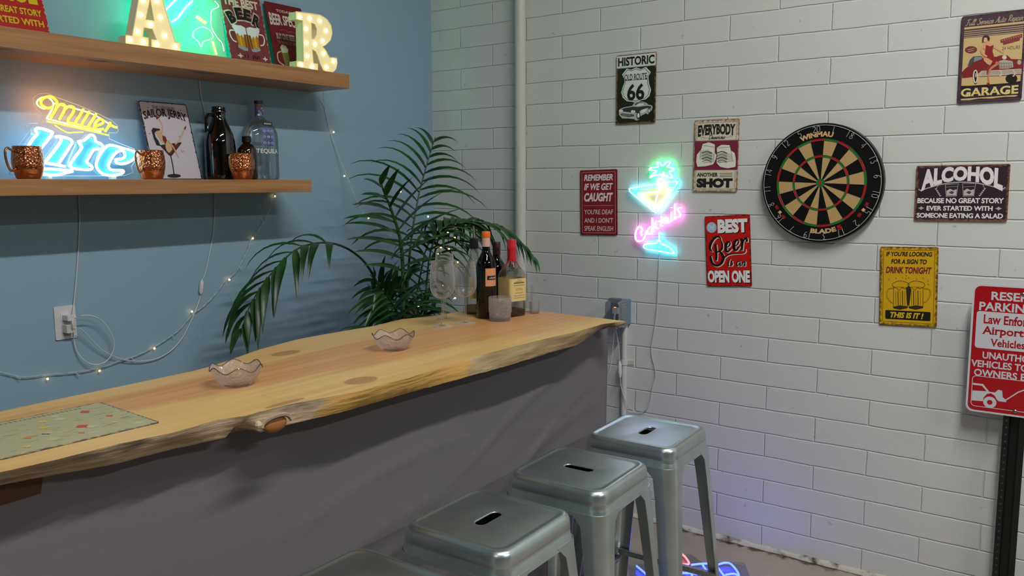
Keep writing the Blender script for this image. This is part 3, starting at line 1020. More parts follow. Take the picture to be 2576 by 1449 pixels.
for (a, b_, rx, ry) in ((555, 1235, 36, 72), (752, 1150, 24, 50)):
    s.poly('picture', s.cs([(a + rx * cos(t * .42), b_ + ry * sin(t * .42)) for t in range(15)]), '#161616', 4, True)
    s.poly('picture', s.cs([(a + rx * .62 * cos(t * .42), b_ + ry * .62 * sin(t * .42)) for t in range(15)]), '#b9bbb6', 5, True)
s.done()

# --- if we get caught
s = quick('tin_sign', [(1460.3, 428.7), (1553.5, 425.7), (1553, 591.6), (1460.3, 590.5)], .196, .300,
          'dark red tin sign with white capitals saying if we get caught', tin('#68151b', .196, .300, '#3a1214', .006))
s.ring('border', .010, .0018, '#a2767a')
s.text('REMEMBER', .11, .89, .070, .165, '#b7aab0', .035, .22)
s.text('IF WE GET', .11, .89, .205, .310, '#b7aab0', .035, .22)
s.text('CAUGHT', .11, .89, .350, .485, '#b7aab0', .045, .22)
s.line('lettering', [(.11, .545), (.46, .545)], .0012, '#b09a9e'); s.line('lettering', [(.54, .545), (.89, .545)], .0012, '#b09a9e')
s.disc('lettering', .5, .545, .0018, '#b09a9e', 2)
s.text("YOU'RE DEAF", .11, .89, .605, .682, '#b09aa0', .012, .05)
s.text("AND I DON'T", .11, .89, .735, .812, '#b09aa0', .012, .05)
s.text('SPEAK ENGLISH', .11, .89, .862, .938, '#b09aa0', .012, .05)
s.done()

# --- another shot
s = quick('tin_sign', [(1747, 302.9), (1859.7, 298.4), (1855.9, 482.5), (1743.8, 481.9)], .197, .300,
          'cream and maroon tin sign with two hands clinking glasses', tin('#a9a391', .197, .300, '#6b4a34', .011))
s.ring('border', .012, .0015, '#6e5644')
CRM = '#b3ae9d'
s.text('EVERYBODY', .085, .915, .060, .205, '#1d1a1b', .05, 0, warp=lambda a, b, u, v: (u, v + .03 * (2 * a - 1) ** 2 * (1 - b) * .4 + (.030 * (2 * a - 1) ** 2 if b > .5 else 0)))
s.script('Deserves', .33, .69, .212, .268, .0022, '#2a2422')
for u0, sg in ((.15, 1), (.85, -1)):
    s.line('lettering', [(u0, .248), (u0 + sg * .05, .236), (u0 + sg * .1, .252), (u0 + sg * .15, .244)], .0012, '#6b625a')
s.rect('picture', .02, .298, .985, .698, '#641a35')
s.rect('picture', .02, .288, .985, .296, '#3a2426', 1)
s.crop(1720, 280, 540 / 1701)
for hand in ([(105, 345), (140, 300), (150, 260), (200, 245), (248, 262), (250, 330), (262, 345), (255, 380), (235, 420), (180, 435), (110, 440), (100, 400)],
             [(265, 350), (262, 290), (300, 265), (365, 268), (378, 310), (405, 330), (415, 380), (412, 440), (350, 452), (290, 440), (262, 410)]):
    s.poly('picture', s.cs(hand), '#b5b3a8', 2, True)
    s.line('picture', s.cs(hand), .0009, '#1b1516', 3, True, True, True)
for g, k in (([(142, 268), (250, 285), (240, 395), (130, 375)], 1), ([(262, 292), (372, 282), (392, 395), (275, 405)], -1)):
    s.line('picture', s.cs(g), .0012, '#191415', 4, True, False, True)
    m0 = [((1 - t) * g[0][0] + t * g[3][0], (1 - t) * g[0][1] + t * g[3][1]) for t in (.42, .95)]
    m1 = [((1 - t) * g[1][0] + t * g[2][0], (1 - t) * g[1][1] + t * g[2][1]) for t in (.5, .95)]
    s.poly('picture', s.cs([m0[0], ((m0[0][0] + m1[0][0]) / 2, m0[0][1] - 12), m1[0], m1[1], m0[1]]), '#9d9a92', 3, True)
    for q in range(4):
        y = 325 + q * 23
        s.line('picture', s.cs([(g[0][0] + 4, y + 6), (g[0][0] + 45, y - 6), (g[0][0] + 85, y + 8)]), .0016 if q % 2 else .003, '#1b1718', 5, True)
        s.line('picture', s.cs([(g[0][0] + 18, y + 14), (g[0][0] + 60, y + 6), (g[0][0] + 80, y + 16)]), .0009, '#2b2526', 5, True)
s.text('ANOTHER', .090, .565, .735, .790, '#1d1a1b', .035)
for q in range(3): s.line('lettering', [(.60, .745 + q * .023), (.885, .742 + q * .023)], .0017, '#2a2424', 2, False, False)
s.text('SHOT', .085, .895, .812, .945, '#19161a', .07)
s.done()

# --- best beer
s = quick('tin_sign', [(1773.3, 543.5), (1886.7, 539.7), (1892, 719.7), (1778.7, 720.3)], .197, .299,
          'bright red tin sign with black script, hanging askew below the clinking glasses', tin('#98100d', .197, .299, '#43100e', .004))
s.crop(1740, 530, 170 / 1232)
s.disc('picture', .148, .162, .0225, '#7d97ab', 1)
s.text('THE', .065, .225, .125, .20, '#c0c8cc', .0, .25, 2)
s.text('BEST', .285, .945, .052, .248, '#c4bfc6', .06, 0, 4, shadow=(.022, .010, '#1a0a0a'))
BEER = [([(545, 560), (520, 490), (470, 470), (400, 520), (345, 620), (340, 700), (385, 745)], [.0022, .006, .009, .011, .012, .009, .003]),
        ([(440, 610), (448, 720), (455, 830), (450, 910)], [.009, .0105, .010, .007]),
        ([(430, 745), (500, 745), (555, 690), (562, 610), (540, 545)], [.003, .006, .009, .007, .003]),
        ([(500, 735), (560, 790), (580, 870), (540, 960), (460, 1000), (385, 960), (355, 880), (350, 820)], [.005, .011, .013, .011, .009, .011, .011, .006]),
        ([(620, 670), (680, 650), (705, 600), (680, 565), (635, 610), (625, 700), (660, 745), (735, 690)], [.003, .005, .006, .007, .012, .013, .008, .003]),
        ([(775, 640), (835, 620), (860, 560), (835, 530), (785, 580), (775, 670), (815, 720), (890, 640)], [.003, .005, .006, .007, .012, .013, .008, .003]),
        ([(890, 545), (925, 520), (925, 610), (915, 720)], [.005, .010, .011, .009]),
        ([(925, 600), (960, 530), (1000, 500), (1010, 570)], [.003, .006, .010, .009]),
        ([(600, 850), (680, 800), (800, 780), (940, 775), (985, 740), (980, 690)], [.007, .005, .004, .003, .003, .002]),
        ([(690, 900), (672, 960), (668, 1000), (690, 1000)], [.003, .006, .006, .002]), ([(700, 880), (706, 890)], [.005, .005]),
        ([(755, 920), (725, 930), (745, 970), (725, 1000), (700, 990)], [.002, .005, .006, .004, .002]),
        ([(895, 925), (845, 930), (825, 980), (850, 1000), (890, 940), (885, 1000), (905, 995)], [.003, .004, .006, .004, .003, .006, .002]),
        ([(930, 930), (920, 1000)], [.004, .006]), ([(925, 970), (965, 925), (975, 950), (960, 1000), (990, 985)], [.002, .004, .006, .006, .002])]
for pts, w in BEER:
    s.line('lettering', s.cs([(a + 13, b_ + 10) for a, b_ in pts]), [q + .0016 for q in w], '#c9aaa0', 2, True)
    s.line('lettering', s.cs(pts), w, '#120809', 4, True)
s.text('OPEN ONE', .025, .965, .775, .950, '#c2bec6', .055, 0, 4, shadow=(.018, .009, '#1a0a0a'))
s.done()

# --- alcohol, wide black
s = quick('tin_sign', [(2305.9, 418), (2541.2, 412), (2534.6, 558), (2300, 554)], .298, .200,
          'wide black tin sign headed ALCOHOL with two tumblers, right of the dartboard', tin('#241c22', .298, .200, '#6a4334', .008))
GRY = '#b5afb0'
s.text('ALCOHOL', .06, .935, .055, .375, GRY, .055, 0, warp=lambda a, b, u, v: (u, v + (b * (.16 * (2 * a - 1) ** 2) - .03 * (1 - (2 * a - 1) ** 2) + .02 * (1 - b) * (2 * a - 1) ** 2 - b * .06)))
s.line('picture', [(.035, .42), (.06, .445), (.15, .40), (.32, .33), (.5, .305), (.68, .33), (.85, .395), (.93, .435), (.96, .40)], .0035, '#8f8a8b')
for u, sg in ((.40, 1), (.585, -1)):
    s.line('picture', [(u - .072, .33 + (.02 if sg > 0 else 0)), (u + .068, .31 + (.02 if sg < 0 else .02)), (u + .055, .55), (u - .055, .56)], .0016, '#a39d9d', 2, False, False, True)
    s.poly('picture', [(u - .055, .46), (u - .02, .42), (u + .02, .45), (u + .055, .43), (u + .05, .54), (u - .05, .545)], '#968f8e', 2)
    s.poly('picture', [(u - .03, .49), (u, .46), (u + .03, .48), (u + .01, .52)], '#3a3236', 3)
    s.line('picture', [(u - .066, .39), (u + .063, .38)], .001, '#8f8989', 2, False, False)
for sg, u in ((1, .215), (-1, .765)):
    s.line('picture', [(u, .36), (u + sg * .03, .34), (u + sg * .035, .37), (u + sg * .01, .42)], .0013, '#8f8989')
    for q in range(5): s.poly('picture', [(u + sg * (.0 + .012 * q), .41 + q * .03), (u + sg * (.03 + .012 * q), .42 + q * .03), (u + sg * (.012 + .012 * q), .44 + q * .03)], '#9a9494', 2)
s.text('BECAUSE NO GREAT STORY', .028, .955, .588, .682, GRY, .035, space=.95)
s.text('EVER STARTED WITH', .135, .845, .728, .815, GRY, .035)
s.text('SOMEONE EATING A SALAD', .028, .955, .858, .948, GRY, .035, space=.95)
for u in (.075, .905): s.poly('picture', [(u - .035, .772), (u - .01, .755), (u, .735), (u + .01, .755), (u + .035, .772), (u + .01, .788), (u, .808), (u - .01, .788)], '#8f8989', 2)
s.done()

# --- drink tonight
s = quick('tin_sign', [(2214, 621), (2359.6, 622), (2358, 823.4), (2213, 814.8)], .199, .297,
          'mustard yellow tin sign with two foaming mugs, hanging tilted', tin('#a58012', .199, .297, '#4c3314', .010))
s.ring('border', .012, .0016, '#4b3a14')
s.text("IF YOU'RE LOOKING", .105, .90, .060, .118, BLK, .03, .2)
s.text('FOR A SIGN TO', .195, .81, .155, .215, BLK, .03, .2)
s.text('DRINK TONIGHT', .105, .895, .252, .335, '#551320', .03, .2)
s.crop(2180, 380, 396 / 1195)
for m0 in (0, 1):
    d = 118 * m0
    body = [(208 + d, 1030), (205 + d, 1190), (255 + d, 1202), (310 + d, 1190), (312 + d, 1035)]
    s.line('picture', s.cs(body), .0016, BLK, 3, True, False, True)
    s.poly('picture', s.cs([(205 + d, 1180), (255 + d, 1170), (312 + d, 1178), (312 + d, 1192), (255 + d, 1203), (205 + d, 1193)]), '#2a2208', 2, True)
    for q in range(5): s.line('picture', s.cs([(222 + d + q * 17, 1060), (224 + d + q * 17, 1168)]), .0024 if q % 2 else .0010, '#211b08', 3, True, False)
    s.line('picture', s.cs([(208 + d, 1032), (196 + d, 1010), (225 + d, 992), (255 + d, 985), (285 + d, 990), (318 + d, 1003), (322 + d, 1025), (290 + d, 1045), (270 + d, 1035), (250 + d, 1055), (230 + d, 1040)]), .0013, BLK, 3, True, True, True)
    hd = [(205, 1040), (165, 1050), (155, 1100), (185, 1145), (208, 1150)] if m0 == 0 else [(428, 1045), (475, 1050), (485, 1090), (455, 1140), (428, 1150)]
    s.line('picture', s.cs(hd), .0036, '#17120a', 3, True); s.line('picture', s.cs(hd), .0018, '#a58a1c', 4, True)
s.poly('picture', s.cs([(300, 1040), (322, 1020), (340, 1050), (325, 1170), (308, 1170)]), '#2a2208', 2, True)
for a, b_ in ((170, 975), (225, 965), (275, 960), (300, 968), (320, 962), (380, 968), (430, 965), (465, 985), (470, 1010), (300, 945)):
    s.line('picture', s.cs([(a - 5, b_ - 5), (a + 5, b_ + 6)]), .001, '#2a2208', 3, True, False)
s.mb('banner').flat([(x, y + s.uv(.5, .868)[1]) for x, y in rrect(.078, .017, .004)], s.z(1), ink('#15120c'))
s.text('THIS IS IT !', .195, .775, .830, .905, '#a88c1a', .045, .25)
s.done()

# --- garage
s = quick('tin_sign', [(2419, 42.7), (2578, 24), (2572.6, 252), (2410.5, 260.5)], .197, .301,
          'vintage tin sign lettered GARAGE with a woman posing on a red car', tin('#3b2b34', .197, .301, '#2c1e22', .004), rad=.009)
s.crop(2376, 20, 200 / 1073)
CR = '#a08a5e'
s.script('Full Service Auto Repair', .075, .95, .045, .112, .0022, '#857a62', .35, slope=0)
s.rect('picture', .055, .128, .965, .152, CR)
for q in range(4): s.rect('picture', .055, .170 + q * .022, .965, .180 + q * .022, '#8d7c62')
s.poly('picture', [(.055, .252), (.965, .252), (.965, .80), (.055, .80)], CR)
s.poly('picture', [(.05, .80), (.97, .80), (.97, .965), (.05, .965)], '#1f1c28', 2)
s.poly('picture', [(.05, .795), (.2, .80), (.5, .805), (.8, .80), (.97, .785), (.97, .81), (.05, .83)], '#191413', 3)
body = [(235, 870), (280, 820), (390, 745), (480, 690), (560, 655), (700, 660), (760, 640), (850, 640), (900, 690), (1045, 695), (1060, 780), (1040, 900), (900, 910), (500, 930), (440, 925), (240, 950)]
s.poly('picture', s.cs(body), '#641c1c', 3, True)
s.poly('picture', s.cs([(310, 790), (345, 700), (390, 655), (500, 650), (520, 680), (400, 745)]), '#3b3a3c', 4, True)
s.poly('picture', s.cs([(395, 730), (405, 665), (500, 660), (510, 690)]), '#6a6b66', 5, True)
s.poly('picture', s.cs([(735, 720), (800, 700), (920, 720), (930, 800), (860, 820), (740, 820)]), '#8e8478', 4, True)
for q in range(8): s.line('picture', s.cs([(748 + q * 22, 735), (750 + q * 22, 812)]), .0014, '#2a2226', 5, True, False)
s.line('picture', s.cs([(740, 772), (930, 768)]), .0016, '#9d9486', 6, True, False)
s.poly('picture', s.cs([(440, 905), (500, 850), (700, 840), (1040, 820), (1040, 890), (700, 915), (450, 925)]), '#94897a', 5, True)
for q in range(3): s.line('picture', s.cs([(500, 868 + q * 16), (1035, 838 + q * 16)]), .0007, '#5a4d46', 6, True, False)
for a in (760, 940): s.line('picture', s.cs([(a - 20, 840), (a + 10, 870), (a, 915), (a - 20, 920)]), .0035, '#a2998a', 6, True)
s.poly('picture', s.cs([(810 + 32 * cos(t * .5), 668 + 28 * sin(t * .5)) for t in range(13)]), '#a79f90', 5, True)
s.poly('picture', s.cs([(1010 + 28 * cos(t * .5), 735 + 34 * sin(t * .5)) for t in range(13)]), '#8d8476', 5, True)
for (a, b_, rx, ry) in ((420, 925, 34, 105), (905, 955, 80, 62)):
    s.poly('picture', s.cs([(a + rx * cos(t * .42), b_ + ry * sin(t * .42)) for t in range(15)]), '#17130f', 5, True)
s.line('picture', s.cs([(420 + 26 * cos(t * .42), 925 + 84 * sin(t * .42)) for t in range(15)]), .004, '#a99c88', 6, True, True, True)
s.poly('picture', s.cs([(425 + 10 * cos(t * .5), 910 + 30 * sin(t * .5)) for t in range(13)]), '#8f8674', 6, True)
SK = '#a97a5a'
s.poly('picture', s.cs([(540, 470), (600, 460), (665, 510), (650, 570), (560, 580), (520, 540)]), SK, 6, True)          # shoulders
s.poly('picture', s.cs([(560, 500), (620, 520), (662, 500), (650, 590), (680, 690), (730, 730), (640, 760), (560, 690), (550, 600)]), '#6e1a1c', 7, True)  # dress
s.line('picture', s.cs([(530, 510), (500, 570), (520, 620), (575, 660)]), .0065, SK, 8, True)
s.line('picture', s.cs([(655, 520), (720, 560), (800, 605)]), .0055, SK, 6, True)
s.poly('picture', s.cs([(530, 665), (590, 680), (650, 720), (620, 775), (580, 760), (530, 710)]), SK, 8, True)            # thigh
s.line('picture', s.cs([(690, 740), (715, 755), (650, 800), (610, 850), (595, 940), (605, 1030)]), [.009, .009, .008, .006, .0045, .003], '#9a6244', 8, True)
s.line('picture', s.cs([(605, 770), (590, 830), (585, 900)]), [.008, .007, .005], '#5e2a20', 7, True)
s.poly('picture', s.cs([(575, 1010), (610, 1020), (625, 1060), (580, 1045)]), '#5c1517', 8, True)
s.poly('picture', s.cs([(548 + 32 * cos(t * .5), 425 + 40 * sin(t * .5)) for t in range(13)]), '#b08464', 8, True)
s.poly('picture', s.cs([(515, 400), (545, 368), (590, 372), (615, 405), (605, 450), (585, 430), (570, 400), (535, 405), (525, 470), (510, 460)]), '#3a1d1c', 9, True)
s.poly('picture', s.cs([(360 + 82 * cos(t * .3 - .3), 565 + 46 * sin(t * .3) - 16 * cos(t * .3)) for t in range(21)]), '#5c2a2a', 4, True)
s.line('picture', s.cs([(310, 568), (400, 548)]), .0018, '#9a8a66', 5, True, False); s.line('picture', s.cs([(320, 590), (395, 574)]), .0018, '#9a8a66', 5, True, False)
s.poly('picture', s.cs([(755, 430), (1050, 350), (1050, 395), (1025, 405), (1015, 440), (795, 500), (790, 470), (758, 470)]), '#6a2c2c', 4, True)
for q in range(9): s.line('picture', s.cs([(775 + q * 30, 432 - q * 7.6), (790 + q * 30, 446 - q * 7.6)]), .0016, '#9a7c66', 5, True, False)
s.text('24 HOURS', .66, .93, .388, .425, '#5f5140', 0, .1, 4)
s.text('GARAGE', .055, .945, .828, .925, '#b09c62', .03, 0, 5, slab=.05)
s.poly('picture', [(.06, .945), (.9, .938), (.95, .946), (.9, .958), (.75, .952), (.55, .962), (.35, .953), (.2, .966), (.06, .962)], CR, 4)
s.done()

# ------------------------------------------------------------------ street sign on its post
PXX = -0.075
a = PX(2443, 712, PXX); b_ = PX(2434, 1033, PXX)
SW, SHH = .305, .457
Xv = (PX(2576, 1048, PXX) - PX(2450, 1031, PXX)).normalized()
Yv = Vector((0, 0, 1)); Yv = (Yv - Xv * Yv.dot(Xv)).normalized()
cen = (a + b_) / 2 + Xv * SW / 2
M_alu = mat('sign_white', '#d4d2d8', .35, spec=.5)
s = Sign('parking_sign', SW, SHH, frame(cen, Xv, Yv), 'tall red and white reserved parking sign with a tow truck pictogram', 'sign', M_alu, .002, .022)
M_red = mat('sign_red', '#b00a18', .28, spec=.6); WH = M_alu
s.mb('red_field').flat(rrect(SW / 2 - .0065, SHH / 2 - .0065, .020), s.z(1), M_red)
s.text('RESERVED', .19, .81, .052, .118, WH, .028)
s.text('PARKING FOR', .075, .925, .135, .202, WH, .028)
s.mb('notice_panel').flat([(x, y + s.uv(.5, .352)[1]) for x, y in rrect(SW / 2 - .0165, .0655, .010)], s.z(2), WH)
s.text('Law Enforcement', .125, .875, .232, .302, M_red, .022, 0, 3, slab=.035)
s.text('Airport Police', .12, .88, .322, .402, M_red, .022, 0, 3, slab=.035)
s.text('Vehicles Only', .21, .79, .415, .492, M_red, .022, 0, 3, slab=.035)
s.text('UNAUTHORIZED', .14, .86, .520, .575, WH, .028)
s.text('VEHICLES TOWED AT', .03, .97, .590, .645, WH, .028)
s.text('OWNERS EXPENSE', .065, .935, .660, .716, WH, .028)
cy0 = s.uv(.5, .836)[1]
s.line('tow_pictogram', [(x, y + cy0) for x, y in rrect(SW / 2 - .0165, .0545, .012)], .0022, WH, 2, True, False, True)
s.poly('tow_pictogram', [(.06, .775), (.165, .775), (.235, .83), (.29, .83), (.32, .805), (.36, .81), (.37, .86), (.40, .875), (.41, .895), (.33, .895), (.31, .88), (.29, .855), (.25, .84), (.21, .85), (.18, .88), (.175, .91), (.06, .915)], WH, 2)
s.poly('tow_pictogram', [(.06, .79), (.155, .79), (.205, .828), (.06, .835)], M_red, 3)
s.disc('tow_pictogram', .245, .912, .0205, WH, 3); s.disc('tow_pictogram', .245, .912, .0085, M_red, 4)
s.line('tow_pictogram', [(.40, .88), (.52, .805), (.60, .775)], .004, WH, 3, False, False)
s.poly('tow_pictogram', [(.60, .755), (.75, .755), (.80, .80), (.93, .815), (.94, .90), (.60, .90)], WH, 2)
for u in (.68, .86): s.disc('tow_pictogram', u, .905, .018, M_red, 3); s.disc('tow_pictogram', u, .905, .012, WH, 4)
M_bolt = mat('bolt_zinc', '#9a9488', .35, 1.0)
for v in (.060, .958):
    q = s.uv(.5 if v < .5 else .5, v)
    s.mb('bolt').sphere((q[0], q[1], s.t), .0075, M_bolt, 12, (1, 1, .6))
sroot = s.done()
M_post = mat('green_black_post', '#0e1412', .45)
pc = cen + Vector((0.006, 0, 0)); pr = empty('sign_post', (pc.x + .02, pc.y, 0), label='black perforated steel post carrying the reserved parking sign', cat='post')
px0 = PX(2523, 1060, PXX + .006).y - pc.y
g = MB(); hw = abs(px0)
prof = [(0, hw), (.0, hw * .45), (.028, hw * .38), (.028, -hw * .38), (.0, -hw * .45), (0, -hw), (.004, -hw), (.004, -hw * .5), (.032, -hw * .42), (.032, hw * .42), (.004, hw * .5), (.004, hw)]
g.loops([[(x - .02, y, z) for x, y in prof[::-1]] for z in (0, 1.13)], M_post, True, True)
M_hol = mat('post_hole', '#3a3c3a', .8)
for i in range(41): g.add([(-.02 - .0004, hw * .68 + .0035 * cos(t * pi / 4), .04 + i * .0254 + .0035 * sin(t * pi / 4)) for t in range(8)], [tuple(range(8))[::-1]], M_hol)
g.build('post', pr, smooth=0)
g = MB(); g.prism(rrect(.11, .11, .01), 0, .012, M_post); g.build('base_plate', pr, smooth=0)

# ------------------------------------------------------------------ dartboard
M = frame(PX(2064, 460.5, -0.036) , (0, -1, 0), (0, 0, 1))
s = Sign('dartboard', .46, .46, M, 'round bristle dartboard with cream and black wedges inside a black number ring', 'dartboard', None, thick=0)
M_board = mat('board_black', '#0b0a0a', .7, spec=.2)
g = MB(); g.lathe([(.2285, -.030), (.2285, -.002), (.2270, 0.0), (.19, 0.0), (.001, 0)], M_board, 96, cap=False)
g.lathe([(.2285, -.030), (.0, -.030)], M_board, 96, cap=False)
g.lathe([(.2285, -.030), (.2300, -.030), (.2300, -.004), (.2285, -.003)], mat('band_steel', '#222222', .4, .6), 96, cap=False)
g.build('board', s.root, smooth=30)
TILT = 6.5
sis, red, grn = ink('#94794f', .8), ink('#8a0c0e', .8), ink('#0e5a1c', .8)
blk = M_board


def ring_seg(g, r0, r1, a0, a1, z, m):
    K = 6; P = [(r1 * sin(a0 + (a1 - a0) * i / K), r1 * cos(a0 + (a1 - a0) * i / K)) for i in range(K + 1)]
    P += [(r0 * sin(a1 - (a1 - a0) * i / K), r0 * cos(a1 - (a1 - a0) * i / K)) for i in range(K + 1)]
    g.flat(P, z, m)


RS = [.0159, .099, .107, .162, .170]
wf = MB(); rf = MB()
for i in range(20):
    a0 = radians(-9 - TILT + 18 * i); a1 = a0 + radians(18); dark = i % 2 == 0
    if not dark:
        ring_seg(wf, RS[0], RS[1], a0, a1, .0006, sis); ring_seg(wf, RS[2], RS[3], a0, a1, .0006, sis)
    ring_seg(rf, RS[1], RS[2] + .001, a0, a1, .0007, red if dark else grn); ring_seg(rf, RS[3], RS[4] + .001, a0, a1, .0007, red if dark else grn)
wf.build('cream_wedges', s.root, smooth=0); rf.build('scoring_rings', s.root, smooth=0)
g = MB(); g.flat([(.0165 * cos(t * .2), .0165 * sin(t * .2)) for t in range(31)], .0008, grn); g.flat([(.0065 * cos(t * .3), .0065 * sin(t * .3)) for t in range(21)], .0011, red); g.build('bull', s.root, smooth=0)
M_wire = mat('board_wire', '#6a6a66', .35, .8)
g = MB()
for r in RS: g.tube([(r * sin(t * pi / 40), r * cos(t * pi / 40), .0012) for t in range(80)], .0005, M_wire, 4, True)
for i in range(20):
    a0 = radians(-9 - TILT + 18 * i); g.tube([(.0165 * sin(a0), .0165 * cos(a0), .0012), (.172 * sin(a0), .172 * cos(a0), .0012)], .0004, M_wire, 4)
g.build('wire_spider', s.root, smooth=0)
M_num = mat('number_wire', '#cfd2d2', .4, .2)
g = MB(); g.tube([(.2215 * sin(t * pi / 60), .2215 * cos(t * pi / 60), .003) for t in range(120)], .0011, M_num, 6, True); g.build('number_ring', s.root)
DG = {'0': [[(.5, 1), (.1, .8), (.1, .2), (.5, 0), (.9, .2), (.9, .8), (.5, 1)]], '1': [[(.5, 1), (.5, 0)]],
      '2': [[(.1, .8), (.45, 1), (.85, .75), (.7, .45), (.1, 0), (.9, 0)]], '3': [[(.1, 1), (.8, 1), (.45, .6), (.85, .35), (.6, 0), (.1, .1)]],
      '4': [[(.7, 0), (.7, 1), (.1, .3), (.95, .3)]], '5': [[(.85, 1), (.25, 1), (.2, .6), (.7, .6), (.85, .25), (.5, 0), (.1, .1)]],
      '6': [[(.8, .95), (.4, .85), (.1, .3), (.45, 0), (.85, .25), (.6, .55), (.15, .35)]], '7': [[(.1, 1), (.9, 1), (.4, 0)]],
      '8': [[(.5, .55), (.15, .8), (.5, 1), (.85, .8), (.5, .55), (.1, .25), (.5, 0), (.9, .25), (.5, .55)]],
      '9': [[(.2, .05), (.6, .15), (.9, .7), (.55, 1), (.15, .75), (.4, .45), (.85, .65)]]}
for i, nn in enumerate([20, 1, 18, 4, 13, 6, 10, 15, 2, 17, 3, 19, 7, 16, 8, 11, 14, 9, 12, 5]):
    a = radians(-TILT + 18 * i); t = str(nn); g = MB()
    for k, ch in enumerate(t):
        for q in DG[ch]:
            P = [((k - len(t) / 2 + x_ * .82 + .09) * .0155, .1955 + y_ * .024) for x_, y_ in q]
            P = [(x_ * cos(a) + y_ * sin(a), -x_ * sin(a) + y_ * cos(a), .003) for x_, y_ in P]
            g.tube(catmull(P, 3) if len(P) > 3 and ch not in '47' else P, .0010, M_num, 5)
    g.build('number', s.root)


def arc_text(txt, r, amid, span, h, col, bold, layer=3):
    vs, fs = text_mesh(txt, bold)
    x0, x1 = min(v[0] for v in vs), max(v[0] for v in vs); y0, y1 = min(v[1] for v in vs), max(v[1] for v in vs)
    out = []
    for x_, y_ in vs:
        a = (x_ - x0) / (x1 - x0) - .5; b2 = (y_ - y0) / (y1 - y0)
        if r > 0: t = amid + a * span; rr_ = r + b2 * h
        else: t = amid - a * span; rr_ = -r - b2 * h
        out.append((rr_ * sin(t), rr_ * cos(t), .0009))
    s.mb('lettering').add(out, fs, ink(col))


arc_text('WINMAU', .1775, radians(-7), radians(39), .0205, '#a8885c', .05)
arc_text('BLADE', -.1965, radians(174.5), radians(30), .0185, '#a08758', .05)
arc_text('5', -.1965, radians(155), radians(6), .0185, '#8a1216', .05)
for a in (-127, 122):
    t = radians(a)
    s.mb('lettering').flat([(.192 * sin(t) + .008 * cos(q * pi / 2), .192 * cos(t) + .008 * sin(q * pi / 2)) for q in range(4)], .0009, ink('#b08a50'))
    for d, w in ((-7, .014), (7, .014)):
        q = t + radians(d); s.mb('lettering').flat([(.192 * sin(q) + x_ * cos(q) + y_ * sin(q), .192 * cos(q) - x_ * sin(q) + y_ * cos(q)) for x_, y_ in rrect(w * .6, .006, .003)], .0009, ink('#6e1416'))
s.done()
g = MB(); g.lathe([(.05, -.036), (.05, -.030)], M_board, 24); g.build('hanger', s.root)

# ================================================================== things on the shelves
def lean(xc, zb, yb, yt, w, h):
    Y = Vector((0, yt - yb, sqrt(h * h - (yt - yb) ** 2))) / h
    return frame(Vector((xc, yb, zb)) + Y * h / 2, (1, 0, 0), Y)


def fill(loops, ext):
    """flat outline with holes, given thickness; returns verts, faces in x, y with z from -ext/2 to ext/2"""
    cu = bpy.data.curves.new('t', 'CURVE'); cu.dimensions = '2D'; cu.fill_mode = 'BOTH'; cu.extrude = ext / 2
    for lp in loops:
        sp = cu.splines.new('POLY'); sp.points.add(len(lp) - 1)
        for p, q in zip(sp.points, lp): p.co = (q[0], q[1], 0, 1)
        sp.use_cyclic_u = True
    ob = bpy.data.objects.new('t', cu); COL.objects.link(ob)
    dg = bpy.context.evaluated_depsgraph_get(); dg.update()
    me = bpy.data.meshes.new_from_object(ob.evaluated_get(dg))
    vs = [tuple(v.co) for v in me.vertices]; fs = [tuple(p.vertices) for p in me.polygons]
    bpy.data.objects.remove(ob); bpy.data.curves.remove(cu); bpy.data.meshes.remove(me)
    return vs, fs


# --- red tin sign at the left end of the top shelf (its last line is below the shelf edge)
rx = PY(110, 40, -.05).x
s = Sign('tin_sign', .300, .200, lean(rx - .150, UZ1, -.09, -.03, .3, .2), 'red tin sign with yellow capitals leaning at the left end of the top shelf', 'sign', tin('#861210', .3, .2, '#9a7a70', .0015), rad=.003)
YL = '#a2900e'
s.text('ALCOHOL', .06, .94, .06, .40, YL, .06)
s.text('BECAUSE NO GREAT STORY', .04, .955, .485, .60, YL, .03)
s.text('EVER STARTED WITH', .12, .955, .665, .78, YL, .03)
s.text('SOMEONE EATING A SALAD', .04, .955, .85, .955, YL, .03)
s.done()

# --- tin sign with two beer mugs
s = Sign('tin_sign', .197, .300, lean(-1.193, UZ1, -.085, -.015, .197, .3), 'plum red tin sign with two clinking beer mugs on the top shelf', 'sign', tin('#5e282c', .197, .300, '#8a6a5e', .003))
s.crop(440, 0, 480 / 2576)
for u in (.2, .42, .62, .83): s.line('picture', [(u, .0), (u - .01, .5), (u + .01, 1)], .0016, '#42191c', 1, False, False)
s.text('THE BEST', .06, .92, .045, .165, '#a39a88', .045)
for i, (ch, u0, v0, rot) in enumerate((('B', .19, .325, .42), ('E', .40, .262, .14), ('E', .60, .262, -.14), ('R', .81, .325, -.42))):
    vs, fs = text_mesh(ch, .05)
    x0, x1 = min(v[0] for v in vs), max(v[0] for v in vs); y0, y1 = min(v[1] for v in vs), max(v[1] for v in vs)
    c = s.uv(u0, v0)
    for sc_, col, ly in ((1.22, '#a39a88', 2), (1.0, '#120f10', 4)):
        o_ = []
        for x_, y_ in vs:
            a_, b2 = ((x_ - x0) / (x1 - x0) - .5) * .036 * sc_, ((y_ - y0) / (y1 - y0) - .5) * .050 * sc_
            o_.append((c[0] + a_ * cos(rot) - b2 * sin(rot), c[1] + a_ * sin(rot) + b2 * cos(rot), s.z(ly)))
        s.single('lettering', ly, o_, fs, ink(col), False)
